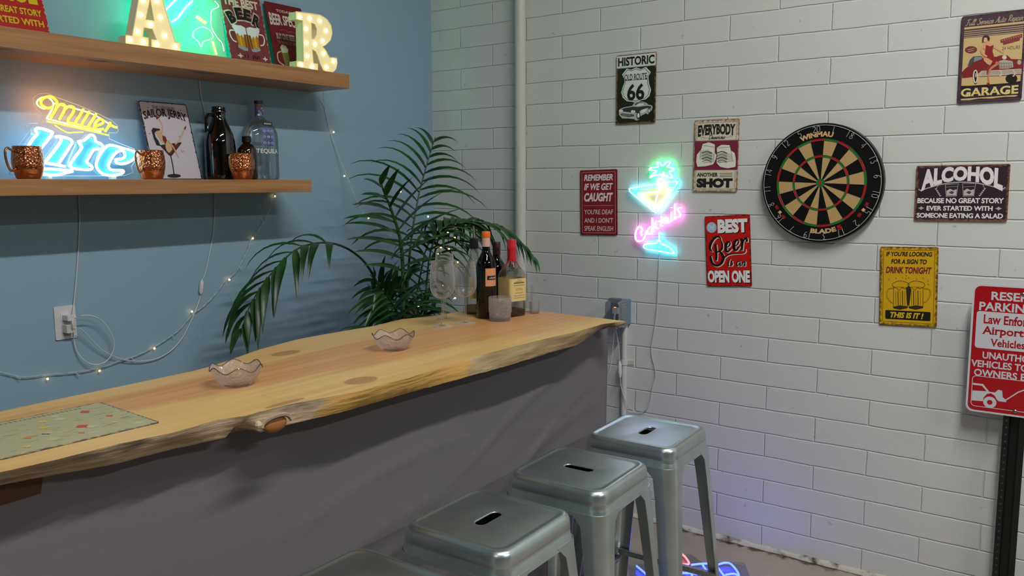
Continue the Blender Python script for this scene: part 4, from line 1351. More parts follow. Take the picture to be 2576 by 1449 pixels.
for sg in (-1, 1):
    def f(pts): return [(.5 + sg * (u - .5) * -1, .425 + (v - .42) * .86) for u, v in pts]
    s.poly('picture', f([(.22, .52), (.30, .50), (.485, .545), (.46, .79), (.25, .755)]), '#8f6412', 2)
    s.poly('picture', f([(.235, .74), (.46, .775), (.45, .82), (.36, .825), (.225, .785)]), '#75777c', 3)
    s.poly('picture', f([(.30, .55), (.34, .555), (.335, .765), (.30, .76)]), '#b07d1c', 3)
    s.poly('picture', f([(.42, .56), (.46, .565), (.445, .785), (.41, .78)]), '#4e3514', 3)
    s.poly('picture', f([(.16, .46), (.20, .42), (.30, .425), (.40, .42), (.49, .45), (.49, .555), (.42, .56), (.40, .62), (.36, .57), (.31, .60), (.27, .545), (.23, .58), (.2, .51)]), '#a9adb2', 4)
    s.line('picture', f([(.20, .52), (.10, .53), (.08, .60), (.13, .68), (.21, .70)]), .0055, '#b0a9a4', 4)
s.line('lettering', [(u_, v_ - .085) for u_, v_ in [(.365, .90), (.35, .945), (.365, .95)]], .003, '#120f10', 3); s.line('lettering', [(u_, v_ - .085) for u_, v_ in [(.44, .90), (.415, .915), (.435, .93), (.405, .955)]], .003, '#120f10', 3)
s.line('lettering', [(u_, v_ - .085) for u_, v_ in [(.60, .905), (.55, .92), (.54, .955), (.60, .92), (.61, .955)]], .003, '#120f10', 3); s.line('lettering', [(u_, v_ - .085) for u_, v_ in [(.65, .905), (.645, .955), (.70, .905), (.71, .955)]], .003, '#120f10', 3)
for u in (.24, .85): s.poly('picture', [(u_, v_ - .075) for u_, v_ in [(u - .075, .925), (u - .02, .912), (u, .885), (u + .02, .912), (u + .075, .925), (u + .02, .938), (u, .965), (u - .02, .938)]], '#a39a88', 2)
s.done()

# --- dark red tin sign half behind the R
s = Sign('tin_sign', .197, .300, lean(-.975, UZ1, -.085, -.015, .197, .3), 'dark red tin sign about beer, half hidden behind the lit R', 'sign', tin('#520f12', .197, .300, '#2c1214', .003))
s.text("TODAY'S", .28, .74, .085, .125, '#95857a', .03)
s.text('BEER SPECIAL', .06, .95, .15, .335, '#a39a8e', .03, warp=lambda a, b, u, v: (u, v - .05 * (1 - b) * (1 - abs(2 * a - 1)) * -.3 + .03 * b * (1 - abs(2 * a - 1)) * -1))
s.script('anytime', .30, .72, .355, .415, .0014, '#8c5a4c') if all(c_ in SCR for c_ in 'anyte') and 'm' in SCR else s.line('lettering', [(.3, .39), (.4, .37), (.5, .40), (.6, .38), (.72, .40)], .0014, '#8c5a4c')
s.text('BUY ONE BEER', .16, .66, .435, .525, '#8f7d72', .04)
s.text('FOR THE PRICE OF TWO', .16, .66, .545, .590, '#8a6a62', .0)
for (u, v, k) in ((.26, .78, 1.0), (.84, .58, .8)):
    s.poly('picture', [(u - .05 * k, v - .10 * k), (u + .13 * k, v - .13 * k), (u + .14 * k, v + .19 * k), (u - .0 * k, v + .20 * k)], '#5c5a2a', 2)
    for q in range(4): s.line('picture', [(u - .02 * k + .045 * q * k, v - .06 * k), (u + .01 * k + .04 * q * k, v + .17 * k)], .0012, '#7d7a48', 3, False, False)
    s.poly('picture', [(u - .06 * k, v - .14 * k), (u, v - .18 * k), (u + .10 * k, v - .17 * k), (u + .15 * k, v - .12 * k), (u + .12 * k, v - .07 * k), (u - .03 * k, v - .06 * k)], '#9c9a8e', 3)
    s.line('picture', [(u - .05 * k, v - .08 * k), (u - .16 * k, v - .04 * k), (u - .17 * k, v + .07 * k), (u - .04 * k, v + .12 * k)], .005, '#8f8d80', 2)
s.text('SECOND', .50, .80, .88, .95, '#8f7d72', .03)
s.done()

# --- lit marquee letters
M_face = mat('marquee_face', '#e9dcae', .5, emit='#efdc98', estr=.42)
M_side = mat('marquee_side', '#e6dcb8', .45, emit='#e8dca0', estr=.10)
M_bulb = glow('marquee_bulb', '#fff3c8', 3.2)


def marquee(name, loops, bulbs, y, label, recess=.0):
    x0 = sum(p[0] for p in loops[0]) / len(loops[0])
    root = empty(name, (x0, y, UZ1), label=label, cat='lit letter', group='lit letters on the top shelf')
    D = .042
    vs, fs = fill([[(p[0] - x0, p[1] - UZ1) for p in lp] for lp in loops], D)
    b_ = MB()
    for f_ in fs:
        zz = [vs[i][2] for i in f_]
        k = M_face if max(zz) - min(zz) < 1e-6 and zz[0] > 0 else M_side
        b_.f.append(f_); b_.m.append(b_.mi(k))
    b_.v = [(v[0], -v[2] + D / 2, v[1]) for v in vs]
    b_.build('body', root, smooth=30)
    rim = MB()
    for lp in loops:
        rim.tube([(p[0] - x0, -.001, p[1] - UZ1) for p in lp], .0022, M_side, 5, True)
    rim.build('rim', root)
    for (bx, bz) in bulbs:
        g_ = MB(); g_.sphere((bx - x0, -.004, bz - UZ1), .0072, M_bulb, 10, (1, .8, 1)); g_.build('bulb', root)
    return root


YF = -.215
k2 = 480 / 2576


def R2(pts): return [(lambda q: (q.x, q.z))(PY(440 + a * k2, b2 * k2, YF)) for a, b2 in pts]
def R1(pts): return [(lambda q: (q.x, q.z))(PY(a * k2, b2 * k2, YF)) for a, b2 in pts]


def ground(loops):
    """slide an outline down so that it stands on the shelf"""
    lo = min(p[1] for lp in loops for p in lp); d = UZ1 + .002 - lo
    return [[(p[0], p[1] + d) for p in lp] for lp in loops], d


Rl = [R2([(1630, 165), (1800, 185), (1960, 210), (2050, 265), (2105, 350), (2120, 460), (2095, 550), (2035, 610), (1990, 635), (2035, 690), (2065, 750), (2090, 785), (2110, 783), (2182, 790), (2187, 860), (2170, 940), (2130, 982), (2070, 985), (2000, 955), (1955, 860), (1925, 760), (1895, 700), (1850, 675), (1868, 860), (1926, 868), (1926, 957), (1640, 905), (1640, 830), (1735, 842), (1722, 285), (1632, 268)]),
      R2([(1838, 315), (1885, 335), (1912, 400), (1905, 480), (1875, 530), (1845, 533)])]
Rl, dR = ground(Rl)
Rb = [(p[0], p[1] + dR) for p in R2([(1685, 235), (1820, 258), (1955, 290), (2040, 425), (1995, 560), (1890, 600), (1775, 585), (1770, 395), (1785, 762), (1700, 880), (1855, 905), (2005, 730), (2140, 835), (2045, 915)])]
marquee('marquee_letter', Rl, Rb, YF, 'cream light-up letter R with bulbs at the right end of the top shelf')
Al = [R1([(1690, 478), (1690, 596), (2000, 634), (2000, 514), (1922, 500), (1940, 376), (2052, 396), (2112, 545), (2040, 536), (2040, 652), (2430, 697), (2430, 580), (2362, 572), (2135, -190), (1900, -190), (1782, 490)]),
      R1([(1962, 268), (2078, 286), (2022, -20)])]
Al, dA = ground(Al)
Ab = [(p[0], p[1] + dA) for p in R1([(1745, 545), (1935, 575), (1855, 430), (1895, 205), (1930, 10), (2030, 335), (2110, 15), (2165, 240), (2220, 485), (2115, 605), (2365, 640), (2010, -140)])]
marquee('marquee_letter', Al, Ab, YF, 'cream light-up letter A with bulbs in front of the green neon panel')

# ------------------------------------------------------------------ neon signs
def bars(root, name, polys, r, m, place, closed=False, k=5, smooth=True):
    for P in polys:
        b_ = MB(); b_.tube(catmull([place(*p) for p in P], k, closed) if smooth else [Vector(place(*p)) for p in P], r, m, 7, closed)
        b_.build(name, root)


M_clear = thin_glass('clear_acrylic', (.97, .98, .98), (.8, .85, .88), .03, .5)
M_lip = mat('acrylic_lip', '#e8ecee', .3)

# --- yellow and blue neon on the lower shelf
kM = 360 / 2174
MY = -.075
Mr = empty('neon_sign', (-1.90, MY, LZ1), label='yellow and blue neon beer sign glowing on the lower shelf', cat='neon sign')


def pm(a, b2, out=0.0):
    q = PY(a * kM, 220 + b2 * kM, MY)
    return (q.x + 1.90, -out, q.z - LZ1)


N_yel = glow('neon_yellow', (1.0, .90, 0.0), 1.15)
N_org = glow('neon_orange_back', (1.0, .22, .04), 24.0)
N_blu = glow('neon_ice_blue', (.52, .88, 1.0), 4.2)
N_bb = glow('neon_blue_back', (.03, .48, 1.0), 12.0)
MIL = [[(765, 300), (690, 318), (610, 275), (588, 215), (645, 158), (740, 145), (810, 190), (838, 250), (815, 335), (735, 470)],
       [(830, 310), (890, 258), (950, 275), (945, 350), (870, 492)], [(950, 340), (1020, 290), (1090, 310), (1075, 390), (1005, 490), (1015, 540), (1085, 552)],
       [(1235, 330), (1180, 430), (1120, 520), (1130, 565), (1185, 578)], [(1325, 365), (1270, 460), (1215, 550), (1230, 600), (1290, 605)], [(1430, 400), (1370, 500), (1315, 580), (1330, 625), (1390, 632)],
       [(1430, 585), (1510, 560), (1540, 515), (1490, 482), (1425, 530), (1405, 595), (1450, 642), (1540, 632)], [(1645, 530), (1605, 610), (1565, 672)], [(1600, 615), (1650, 575), (1700, 600), (1742, 610)]]
bars(Mr, 'yellow_tube', MIL, .0042, N_yel, lambda a, b2: pm(a, b2, .014))
bars(Mr, 'yellow_tube', [[(680, 515), (1000, 585), (1300, 652), (1615, 728)]], .0026, N_yel, lambda a, b2: pm(a, b2, .014))
bars(Mr, 'yellow_tube', [[(800, 575), (900, 640), (1000, 688), (1110, 684), (1230, 682)]], .0020, N_yel, lambda a, b2: pm(a, b2, .014))
bars(Mr, 'orange_back_light', [MIL[0], [(850, 240), (1100, 300), (1430, 400), (1700, 560)], [(735, 470), (1100, 560), (1560, 670)]], .0022, N_org, lambda a, b2: pm(a, b2, -.012))
LIT = [[(400, 900), (470, 790), (540, 705), (512, 660), (530, 625), (600, 625), (720, 660), (765, 685), (748, 735), (690, 810), (600, 920)],
       [(820, 752), (880, 745), (1030, 785), (1066, 830), (1040, 890), (850, 1180)], [(880, 770), (900, 810), (800, 960), (660, 1130)],
       [(600, 1130), (690, 1150), (860, 1180), (965, 1202)],
       [(1160, 830), (1212, 900), (1180, 970), (1060, 1130), (1045, 1200), (1100, 1232), (1330, 1250), (1372, 1215), (1335, 1172), (1290, 1125), (1330, 1050), (1390, 955), (1450, 935), (1515, 940)],
       [(1160, 825), (1240, 810), (1300, 765), (1345, 725), (1400, 740), (1430, 820), (1500, 855), (1545, 910)],
       [(600, 1235), (760, 1240), (900, 1250), (1080, 1270)], [(600, 1300), (700, 1325), (840, 1330), (960, 1302), (1080, 1275)]]
bars(Mr, 'blue_tube', LIT, .0046, N_blu, lambda a, b2: pm(a, b2, .012))
EE = [(1600, 895), (1680, 880), (1830, 920), (1980, 960), (2042, 1010), (2005, 1085), (1920, 1140), (1830, 1162), (1745, 1145), (1728, 1100), (1780, 1090), (1840, 1080), (1870, 1030), (1850, 975), (1780, 965), (1700, 1030), (1640, 1130), (1622, 1200), (1660, 1250), (1740, 1258), (1840, 1262), (1835, 1300), (1760, 1328), (1660, 1338), (1530, 1310), (1445, 1225), (1440, 1130), (1510, 990)]
bars(Mr, 'blue_tube', [EE], .0046, N_blu, lambda a, b2: pm(a, b2, .012), True)
bars(Mr, 'blue_back_light', [[(500, 700), (640, 760), (560, 900), (440, 1060), (300, 1180)], [(980, 820), (800, 1160)], [(1180, 860), (1060, 1190), (1330, 1230)], [(1560, 920), (1480, 1180), (1620, 1310), (1800, 1290)], [(1600, 900), (2000, 980), (1950, 1110), (1760, 1130)], [(420, 1290), (700, 1300), (1000, 1280)]], .0024, N_bb, lambda a, b2: pm(a, b2, -.012))
M_cy = mat('cyan_acrylic', '#84e6f2', .4)
nt, N, L, b = nodes(M_cy)
tl = N.new('ShaderNodeBsdfTranslucent'); tl.inputs[0].default_value = (*lin('#84e6f2'), 1)
ms = N.new('ShaderNodeMixShader'); ms.inputs[0].default_value = .5
L.new(b.outputs[0], ms.inputs[1]); L.new(tl.outputs[0], ms.inputs[2]); L.new(ms.outputs[0], N['Material Output'].inputs[0])
for nm_, P in (('blue_letter_face', [(540, 640), (740, 690), (640, 850), (460, 1130), (300, 1130), (400, 900), (530, 720)]), ('blue_letter_face', [(900, 770), (1050, 820), (860, 1160), (690, 1140), (900, 830)]),
               ('blue_letter_face', [(1170, 850), (1290, 800), (1345, 745), (1400, 780), (1500, 870), (1510, 930), (1400, 945), (1290, 1130), (1350, 1200), (1320, 1240), (1100, 1220), (1055, 1190), (1180, 980), (1200, 910)]),
               ('blue_letter_face', EE[:]), ('blue_letter_face', [(560, 1220), (900, 1255), (1070, 1275), (940, 1300), (830, 1325), (600, 1300)])):
    b_ = MB(); q = [pm(a, b2, .004) for a, b2 in P]
    b_.v = q + [(a, b2 + .003, c) for a, b2, c in q]; n_ = len(q)
    b_.f = [tuple(range(n_)), tuple(range(n_, 2 * n_))[::-1]] + [((i + 1) % n_, i, n_ + i, n_ + (i + 1) % n_) for i in range(n_)]
    b_.m = [b_.mi(M_cy)] * len(b_.f); b_.build(nm_, Mr, smooth=0)
OUT = [(575, 545), (600, 470), (635, 395), (575, 340), (510, 260), (508, 160), (590, 92), (720, 85), (870, 150), (1200, 270), (1500, 400), (1700, 500), (1790, 580), (1800, 660), (1770, 690), (1660, 690), (1665, 780), (1850, 860), (2040, 930), (2075, 1010), (2050, 1130), (2000, 1200), (2030, 1290), (1900, 1340), (1500, 1345), (900, 1345), (330, 1340), (150, 1320), (180, 1060), (280, 880), (432, 680), (395, 600), (440, 540)]
b_ = MB(); b_.tube([pm(a, b2, -.002) for a, b2 in OUT], .0012, M_lip, 5, True); b_.build('panel_edge', Mr)  # white bead standing in for the bright line of edge-lit acrylic
b_ = MB(); q = [pm(a, b2, -.002) for a, b2 in OUT]; b_.add(q, [tuple(range(len(q)))], M_clear); b_.build('acrylic_panel', Mr, smooth=0)
lowest = min(p[2] for p in q)
b_ = MB()
for x_ in (-.12, .10): b_.box((x_, .004, max(.004, lowest) / 2 + .001), (.012, .03, max(.008, lowest) + .002), M_lip)
b_.build('foot', Mr, smooth=0)

# --- green neon panel behind the A
N_grn = glow('neon_green', (.03, 1.0, .45), 30.0)
N_grb = glow('neon_green_back', (.0, 1.0, .46), 150.0)
N_lem = glow('neon_lemon', (1.0, .85, .2), 1.5)
GF = lean(-1.475, UZ1, -.090, -.050, .36, .42)
gr = empty('neon_sign', M=GF, label='green neon panel glowing behind the letter A on the top shelf', cat='neon sign')
GI = GF.inverted(); gn = GF.to_3x3() @ Vector((0, 0, 1)); go = GF.translation


def pg(a, b2, out=.008):
    d = ray(440 + a * k2, b2 * k2); q = GI @ (CAM + d * ((go - CAM).dot(gn) / d.dot(gn)))
    return (q.x, q.y, out)


M_gac = mat('frosted_acrylic', '#cfe8dc', .35)
nt, N, L, b = nodes(M_gac)
tl = N.new('ShaderNodeBsdfTranslucent'); tl.inputs[0].default_value = (*lin('#cfe8dc'), 1)
ms = N.new('ShaderNodeMixShader'); ms.inputs[0].default_value = .65
L.new(b.outputs[0], ms.inputs[1]); L.new(tl.outputs[0], ms.inputs[2]); L.new(ms.outputs[0], N['Material Output'].inputs[0])
xr = pg(655, 400)[0]
b_ = MB(); b_.prism([(x_ + xr - .18, y_) for x_, y_ in rrect(.18, .21, .012)], -.002, .002, M_gac); b_.build('acrylic_panel', gr, smooth=0)
bars(gr, 'green_tube', [[(-200, 200), (-60, 60), (60, -60), (200, -150)], [(-60, 300), (20, 250), (120, 120), (220, 20)], [(-330, 60), (-200, -150), (0, -300), (300, -320)]], .0035, N_grn, pg)
bars(gr, 'white_tube', [[(520, 20), (575, 95), (480, 150), (470, 260), (480, 380), (560, 520), (620, 590), (645, 700)], [(330, 370), (420, 390), (480, 450), (490, 520), (370, 570), (340, 640), (300, 570), (225, 490), (260, 410), (330, 370)]], .0016, glow('neon_pale_green', (.75, 1, .85), 1.1), pg)
bars(gr, 'lemon_tube', [[(280, 230), (340, 275), (400, 320)]], .0060, N_lem, pg)
bars(gr, 'lemon_tube', [[(490, 560), (530, 690), (545, 745)]], .0036, N_lem, pg)
bars(gr, 'green_back_light', [[(-150, 400), (0, 250), (150, 60), (330, -120)], [(60, 560), (200, 420), (330, 150), (430, -60)], [(-100, 650), (100, 640), (300, 520), (420, 300), (500, 60)], [(250, 740), (420, 640), (520, 560)]], .0022, N_grb, lambda a, b2: pg(a, b2, -.014))

# --- cocktail glass neon on the block wall
kC = 200 / 1035
CX = -.022
cr_ = empty('neon_sign', PX(1658, 520, CX), label='cocktail glass neon sign with pink script on the block wall', cat='neon sign')
co = cr_.location.copy()


def pc_(a, b2, out=0.0):
    q = PX(1540 + a * kC, 380 + b2 * kC, CX)
    return (q.x - co.x - out, q.y - co.y, q.z - co.z)


def neon(name, polys, col, s1, backs, r=.0026, closed=False, smooth=True):
    bars(cr_, name, polys, r, glow('neon_' + name, col, s1), pc_, closed, 5, smooth)
    bars(cr_, name.replace('tube', 'back_light'), polys, .0014, glow('neon_back_' + name, backs[0], backs[1]), lambda a, b2: pc_(a, b2, -.010), closed, 5, smooth)


neon('green_tube', [[(490, 345), (535, 295), (575, 262), (530, 248), (480, 240), (520, 215), (600, 205), (580, 150), (615, 150), (655, 192), (700, 150), (752, 138), (742, 180), (710, 205), (765, 215), (805, 235), (780, 258), (735, 270), (765, 305), (785, 345), (740, 342), (680, 318), (600, 308), (540, 322)]], (.75, 1.0, .9), 1.5, ((.0, 1.0, .25), 20.0), .0028, True)
neon('cyan_tube', [[(222, 505), (240, 485), (430, 452), (570, 432)], [(690, 410), (770, 398), (835, 398), (842, 425), (720, 600), (610, 770), (575, 800), (540, 785), (400, 670), (260, 555), (222, 515)],
                   [(612, 1060), (612, 1150)], [(600, 1160), (570, 1200), (440, 1212), (408, 1245), (450, 1275), (620, 1305), (785, 1335), (798, 1312), (740, 1250), (640, 1205), (608, 1160)]], (.70, .97, 1.0), 1.5, ((.0, .75, 1.0), 18.0))
neon('yellow_tube', [[(345, 562), (450, 545), (560, 530), (720, 508), (705, 570), (640, 670), (575, 745), (540, 745), (440, 655), (348, 580)]], (1.0, .93, .75), 1.4, ((1.0, .75, .05), 12.0), .0026, True)
neon('pink_tube', [[(380, 1110), (370, 1060), (388, 1020), (350, 980), (308, 1040), (296, 1125), (330, 1178), (390, 1160), (428, 1090), (440, 1040)], [(492, 985), (455, 1030), (462, 1082), (500, 1076), (520, 1030), (515, 870)], [(515, 960), (512, 1085)], [(575, 915), (530, 975), (600, 1012)],
                   [(636, 850), (628, 975), (655, 972)], [(600, 918), (672, 884)], [(700, 862), (660, 890), (668, 940), (705, 925), (714, 868)], [(714, 868), (718, 940), (745, 925)], [(768, 790), (762, 905), (785, 890)], [(768, 735), (768, 742)], [(815, 688), (806, 880), (835, 858)], [(895, 738), (850, 752), (872, 800), (878, 850), (835, 862)]], (1.0, .80, .96), 1.5, ((1.0, .15, .75), 18.0), .0024)
neon('cherry_tube', [[(627 + 46 * cos(t * .52), 412 + 55 * sin(t * .52)) for t in range(12)]], (1.0, .75, .9), 2.0, ((1.0, .2, .6), 5.0), .0024, True)
neon('stick_tube', [[(665, 270), (650, 340)], [(605, 470), (575, 600), (548, 700)]], (1.0, .85, .8), 2.0, ((1.0, .4, .5), 3.0), .0018)
b_ = MB()
for (a, b2) in ((250, 500), (810, 410), (560, 770), (330, 1160), (780, 1320), (700, 160)):
    q = pc_(a, b2, -.004); b_.tube([(-CX - .001, q[1], q[2]), (q[0], q[1], q[2])], .003, M_lip, 6)
b_.build('standoff', cr_)
b_ = MB(); q = [pc_(a, b2, -.006) for a, b2 in ((200, 470), (480, 420), (450, 240), (560, 130), (760, 110), (830, 240), (800, 370), (880, 390), (760, 620), (930, 680), (920, 850), (640, 1040), (840, 1300), (800, 1350), (400, 1280), (290, 1210), (270, 1040), (520, 860), (200, 560))]
b_.add(q, [tuple(range(len(q)))[::-1]], M_clear); b_.build('acrylic_panel', cr_, smooth=0)

# --- neon sign lying on the floor by the wall
fr_ = empty('neon_sign', (-.36, -1.68, 0), label='blue and red neon sign lying on the concrete floor behind the stools', cat='neon sign')


def pf(a, b2): q = PZ(1440 + a * .296, 1020 + b2 * .296, .016); return (q.x + .36, q.y + 1.68, .016)


N_fb = glow('neon_royal_blue', (.014, .032, 1.0), 15.0); N_fr = glow('neon_coral', (1.0, .10, .12), 3.5)
bars(fr_, 'blue_tube', [[(545, 1365), (600, 1410), (650, 1460), (700, 1520)], [(690, 1350), (705, 1450), (700, 1540)], [(950, 1350), (1000, 1420), (1050, 1500)], [(1010, 1355), (1100, 1345), (1180, 1345)], [(900, 1425), (1000, 1425), (1060, 1435)], [(1215, 1350), (1260, 1410), (1310, 1480)], [(1225, 1358), (1290, 1338), (1350, 1350), (1410, 1430), (1400, 1480)], [(1300, 1440), (1380, 1432), (1440, 1470)], [(1100, 1345), (1160, 1440), (1200, 1520)]], .0042, N_fb, pf)
bars(fr_, 'red_tube', [[(890, 1275), (925, 1262), (960, 1290), (990, 1345), (930, 1350), (890, 1340)]], .0042, N_fr, pf, True)
b_ = MB(); q = [pf(a, b2) for a, b2 in ((480, 1330), (860, 1240), (1000, 1240), (1100, 1310), (1460, 1310), (1560, 1560), (520, 1560))]
b_.prism([(p[0], p[1]) for p in q], .001, .006, M_clear); b_.build('acrylic_panel', fr_, smooth=0)

# ------------------------------------------------------------------ pin-up tin sign on the lower shelf
s = Sign('tin_sign', .197, .300, lean(-1.5555, LZ1, -.095, -.012, .197, .3), 'white tin sign of a woman sitting in a martini glass on the lower shelf', 'sign', tin('#96929a', .197, .300, '#1a1416', .0025), rad=.008)
s.crop(0, 200, 480 / 2174)
s.ring('border', .0022, .0032, '#1d1518', 1, .007)
s.text('THE ORIGINAL', .25, .74, .052, .095, '#5d5658', .02)
s.text('SAILOR JERRY', .045, .945, .112, .245, '#1b1719', .028, 0, 3, slab=.045, warp=lambda a, b, u, v: (u, v + .055 * (2 * a - 1) ** 2 - .028))
for u, v in ((.17, .085), (.85, .085), (.09, .42), (.70, .44)): s.disc('picture', u, v, .002, '#3a3436', 2, n=8)
SK = '#98805f'
s.poly('picture', s.cs([(1815, 750), (2065, 715), (2060, 735), (1955, 870), (1925, 870)]), '#2a1518', 2, True)
s.poly('picture', s.cs([(1880, 760), (2040, 738), (1945, 855)]), '#4a1a20', 3, True)
s.line('picture', s.cs([(1940, 865), (1965, 980), (1980, 1090)]), .0042, '#1b1214', 3, True)
s.poly('picture', s.cs([(1980 + 78 * cos(t * .3), 1100 + 22 * sin(t * .3)) for t in range(21)]), '#1b1214', 3, True)
s.line('picture', s.cs([(1800, 440), (1835, 500), (1850, 560), (1835, 620)]), [.003, .004, .0048, .005], SK, 4, True)
s.poly('picture', s.cs([(1770, 430), (1780, 410), (1800, 430), (1815, 412), (1820, 430), (1785, 460)]), '#5c1a22', 4, True)
s.poly('picture', s.cs([(1770, 600), (1830, 605), (1860, 640), (1885, 700), (1870, 735), (1830, 700), (1800, 650)]), SK, 4, True)
s.poly('picture', s.cs([(1845, 640), (1880, 650), (1900, 700), (1880, 740), (1850, 690)]), '#5c1a1c', 5, True)
s.poly('picture', s.cs([(1795 + 36 * cos(t * .5), 595 + 26 * sin(t * .5)) for t in range(13)]), SK, 5, True)
s.poly('picture', s.cs([(1722, 580), (1740, 552), (1775, 560), (1815, 565), (1820, 580), (1780, 590), (1755, 610), (1770, 660), (1800, 700), (1825, 760), (1780, 750), (1750, 680)]), '#17141a', 6, True)
s.poly('picture', s.cs([(1885, 705), (1915, 690), (1945, 740), (1960, 800), (1925, 840), (1895, 815), (1880, 770)]), SK, 5, True)
s.line('picture', s.cs([(1915, 700), (1960, 760), (2000, 830), (2030, 890)]), [.0068, .006, .0048, .0026], SK, 6, True)
s.line('picture', s.cs([(1990, 740), (2040, 690), (2075, 620), (2105, 545)]), [.0066, .006, .0048, .0028], SK, 6, True)
s.poly('picture', s.cs([(2090, 560), (2110, 530), (2118, 545), (2105, 580)]), '#5c1a22', 7, True)
s.line('picture', s.cs([(1910, 700), (1950, 760), (1995, 835)]), .0008, '#5e4430', 7, True)
s.line('lettering', s.cs([(2050, 830), (2065, 800), (2070, 835), (2085, 815), (2100, 832)]), .0009, '#4e4a54', 3, True)
s.done()

# ------------------------------------------------------------------ copper mugs
M_cop = mat('hammered_copper', '#d8875f', .22, metal=1.0)
nt, N, L, b = nodes(M_cop)
tc = N.new('ShaderNodeTexCoord'); vo = N.new('ShaderNodeTexVoronoi'); vo.inputs['Scale'].default_value = 140; L.new(tc.outputs['Object'], vo.inputs['Vector'])
sx = N.new('ShaderNodeSeparateXYZ'); L.new(tc.outputs['Object'], sx.inputs[0])
mr = N.new('ShaderNodeMapRange'); mr.inputs['From Min'].default_value = .030; mr.inputs['From Max'].default_value = .040; L.new(sx.outputs[2], mr.inputs[0])
pw = N.new('ShaderNodeMath'); pw.operation = 'MULTIPLY'; L.new(vo.outputs['Distance'], pw.inputs[0]); L.new(mr.outputs[0], pw.inputs[1])
bp = N.new('ShaderNodeBump'); bp.inputs['Strength'].default_value = .9; bp.inputs['Distance'].default_value = .004
L.new(pw.outputs[0], bp.inputs['Height']); L.new(bp.outputs[0], b.inputs['Normal'])
M_brass = mat('brass_handle', '#c79a66', .25, 1.0)


def make_mug():
    root = empty('copper_mug')
    b_ = MB()
    pr_ = [(.036, 0), (.040, .004), (.046, .022), (.0505, .045), (.0515, .062), (.0495, .080), (.0455, .097), (.0465, .1005), (.045, .1012), (.0435, .098), (.0475, .080), (.0495, .062), (.0485, .045), (.044, .022), (.036, .008), (.001, .007)]
    b_.lathe([(r * .885, z) for r, z in pr_], M_cop, 40); b_.build('cup', root, smooth=50)
    b_ = MB()
    hp = [(-.046, 0, .084), (-.060, 0, .088), (-.071, 0, .094), (-.079, 0, .086), (-.080, 0, .066), (-.076, 0, .046), (-.068, 0, .028), (-.060, 0, .026), (-.049, 0, .032)]
    b_.tube(catmull([(x + .006, y_, z) for x, y_, z in hp], 4), .0036, M_brass, 8); b_.build('handle', root)
    return root


mug = make_mug()
for i, (a, b2, y, rz, lab) in enumerate(((70, 446, -.20, .25, 'hammered copper mug in front of the neon at the far left'),
                                         (381, 446, -.20, .30, 'hammered copper mug between the neon and the pin-up sign'),
                                         (608, 446, -.20, .30, 'hammered copper mug standing before the small brown bottle'))):
    o = mug if i == 0 else copy_tree(mug)
    o.location = (PY(a, b2 - 40, y).x, y, LZ1); o.rotation_euler = (0, 0, rz); tag(o, lab, 'mug', 'copper mugs on the lower shelf')

# --- growler jug
M_amber = mat('dark_amber_glass', '#060303', .04, spec=.8, coat=.6)
q = PY(555, 400, -.078); gx = q.x
r_ = empty('glass_jug', (gx, -.078, LZ1), label='big dark glass jug with a finger loop on the lower shelf', cat='jug')
b_ = MB(); b_.lathe([(r * .82 if z < .235 else r * .92, z) for r, z in [(.066, 0), (.071, .004), (.072, .02), (.072, .125), (.070, .150), (.062, .178), (.048, .205), (.035, .228), (.0275, .240), (.0265, .258), (.030, .260), (.030, .268), (.027, .271), (.027, .282), (.024, .283), (.022, .28)]], M_amber, 48); b_.build('body', r_, smooth=50)
b_ = MB(); b_.tube(catmull([(-.028, -.004, .247), (-.046, -.004, .250), (-.058, -.004, .236), (-.060, -.004, .210), (-.058, -.004, .185)], 5), [.0065] * 21, M_amber, 10); b_.build('loop_handle', r_)

# --- small brown bottle
M_brown = mat('brown_glass', '#241005', .06, spec=.8, coat=.5)
q = PY(622, 400, -.116)
r_ = empty('brown_bottle', (q.x, -.116, LZ1), label='small brown medicine bottle half behind the right copper mug', cat='bottle')
b_ = MB(); b_.lathe([(.036, 0), (.039, .004), (.039, .105), (.036, .122), (.026, .137), (.0150, .144), (.0140, .150)], M_brown, 36); b_.build('body', r_, smooth=50)
b_ = MB(); b_.lathe([(.018, .148), (.018, .170), (.016, .172), (.001, .172)], mat('black_cap', '#070707', .4), 28); b_.build('cap', r_)

# --- tequila bottle
M_tq = thin_glass('clear_bottle', (.94, .955, .95), (.50, .55, .55), .02, .6, edge_light=.15, hazecol=(.85, .9, .9))
q = PY(656, 400, -.06); tx = q.x
r_ = empty('clear_bottle', (tx, -.06, LZ1), label='large clear flask-shaped bottle with a blue flower label', cat='bottle')
b_ = MB(); b_.lathe([(.075, 0), (.081, .005), (.083, .02), (.083, .168), (.080, .194), (.068, .218), (.052, .236), (.030, .247), (.021, .255), (.018, .262), (.018, .300)], M_tq, 56, sy=.62); b_.build('body', r_, smooth=60)
M_lab1 = mat('blue_strip', '#6a6fa0', .5); M_pur = ink('#55588a'); M_lil = ink('#8e90b6')
b_ = MB(); b_.lathe([(.0188, .258), (.0190, .294), (.0182, .300)], M_lab1, 28, sy=.62, cap=False); b_.build('neck_band', r_)
for i in range(5):
    g_ = MB(); g_.flat([(.006 * cos(t * .7), .006 * sin(t * .7)) for t in range(9)], 0, M_lil); o = g_.build('neck_flower', r_, smooth=0); o.matrix_basis = frame(((-.011, -.001, -.008, .011, .006)[i], -.0122, .266 + .006 * i), (1, 0, 0), (0, 0, 1))
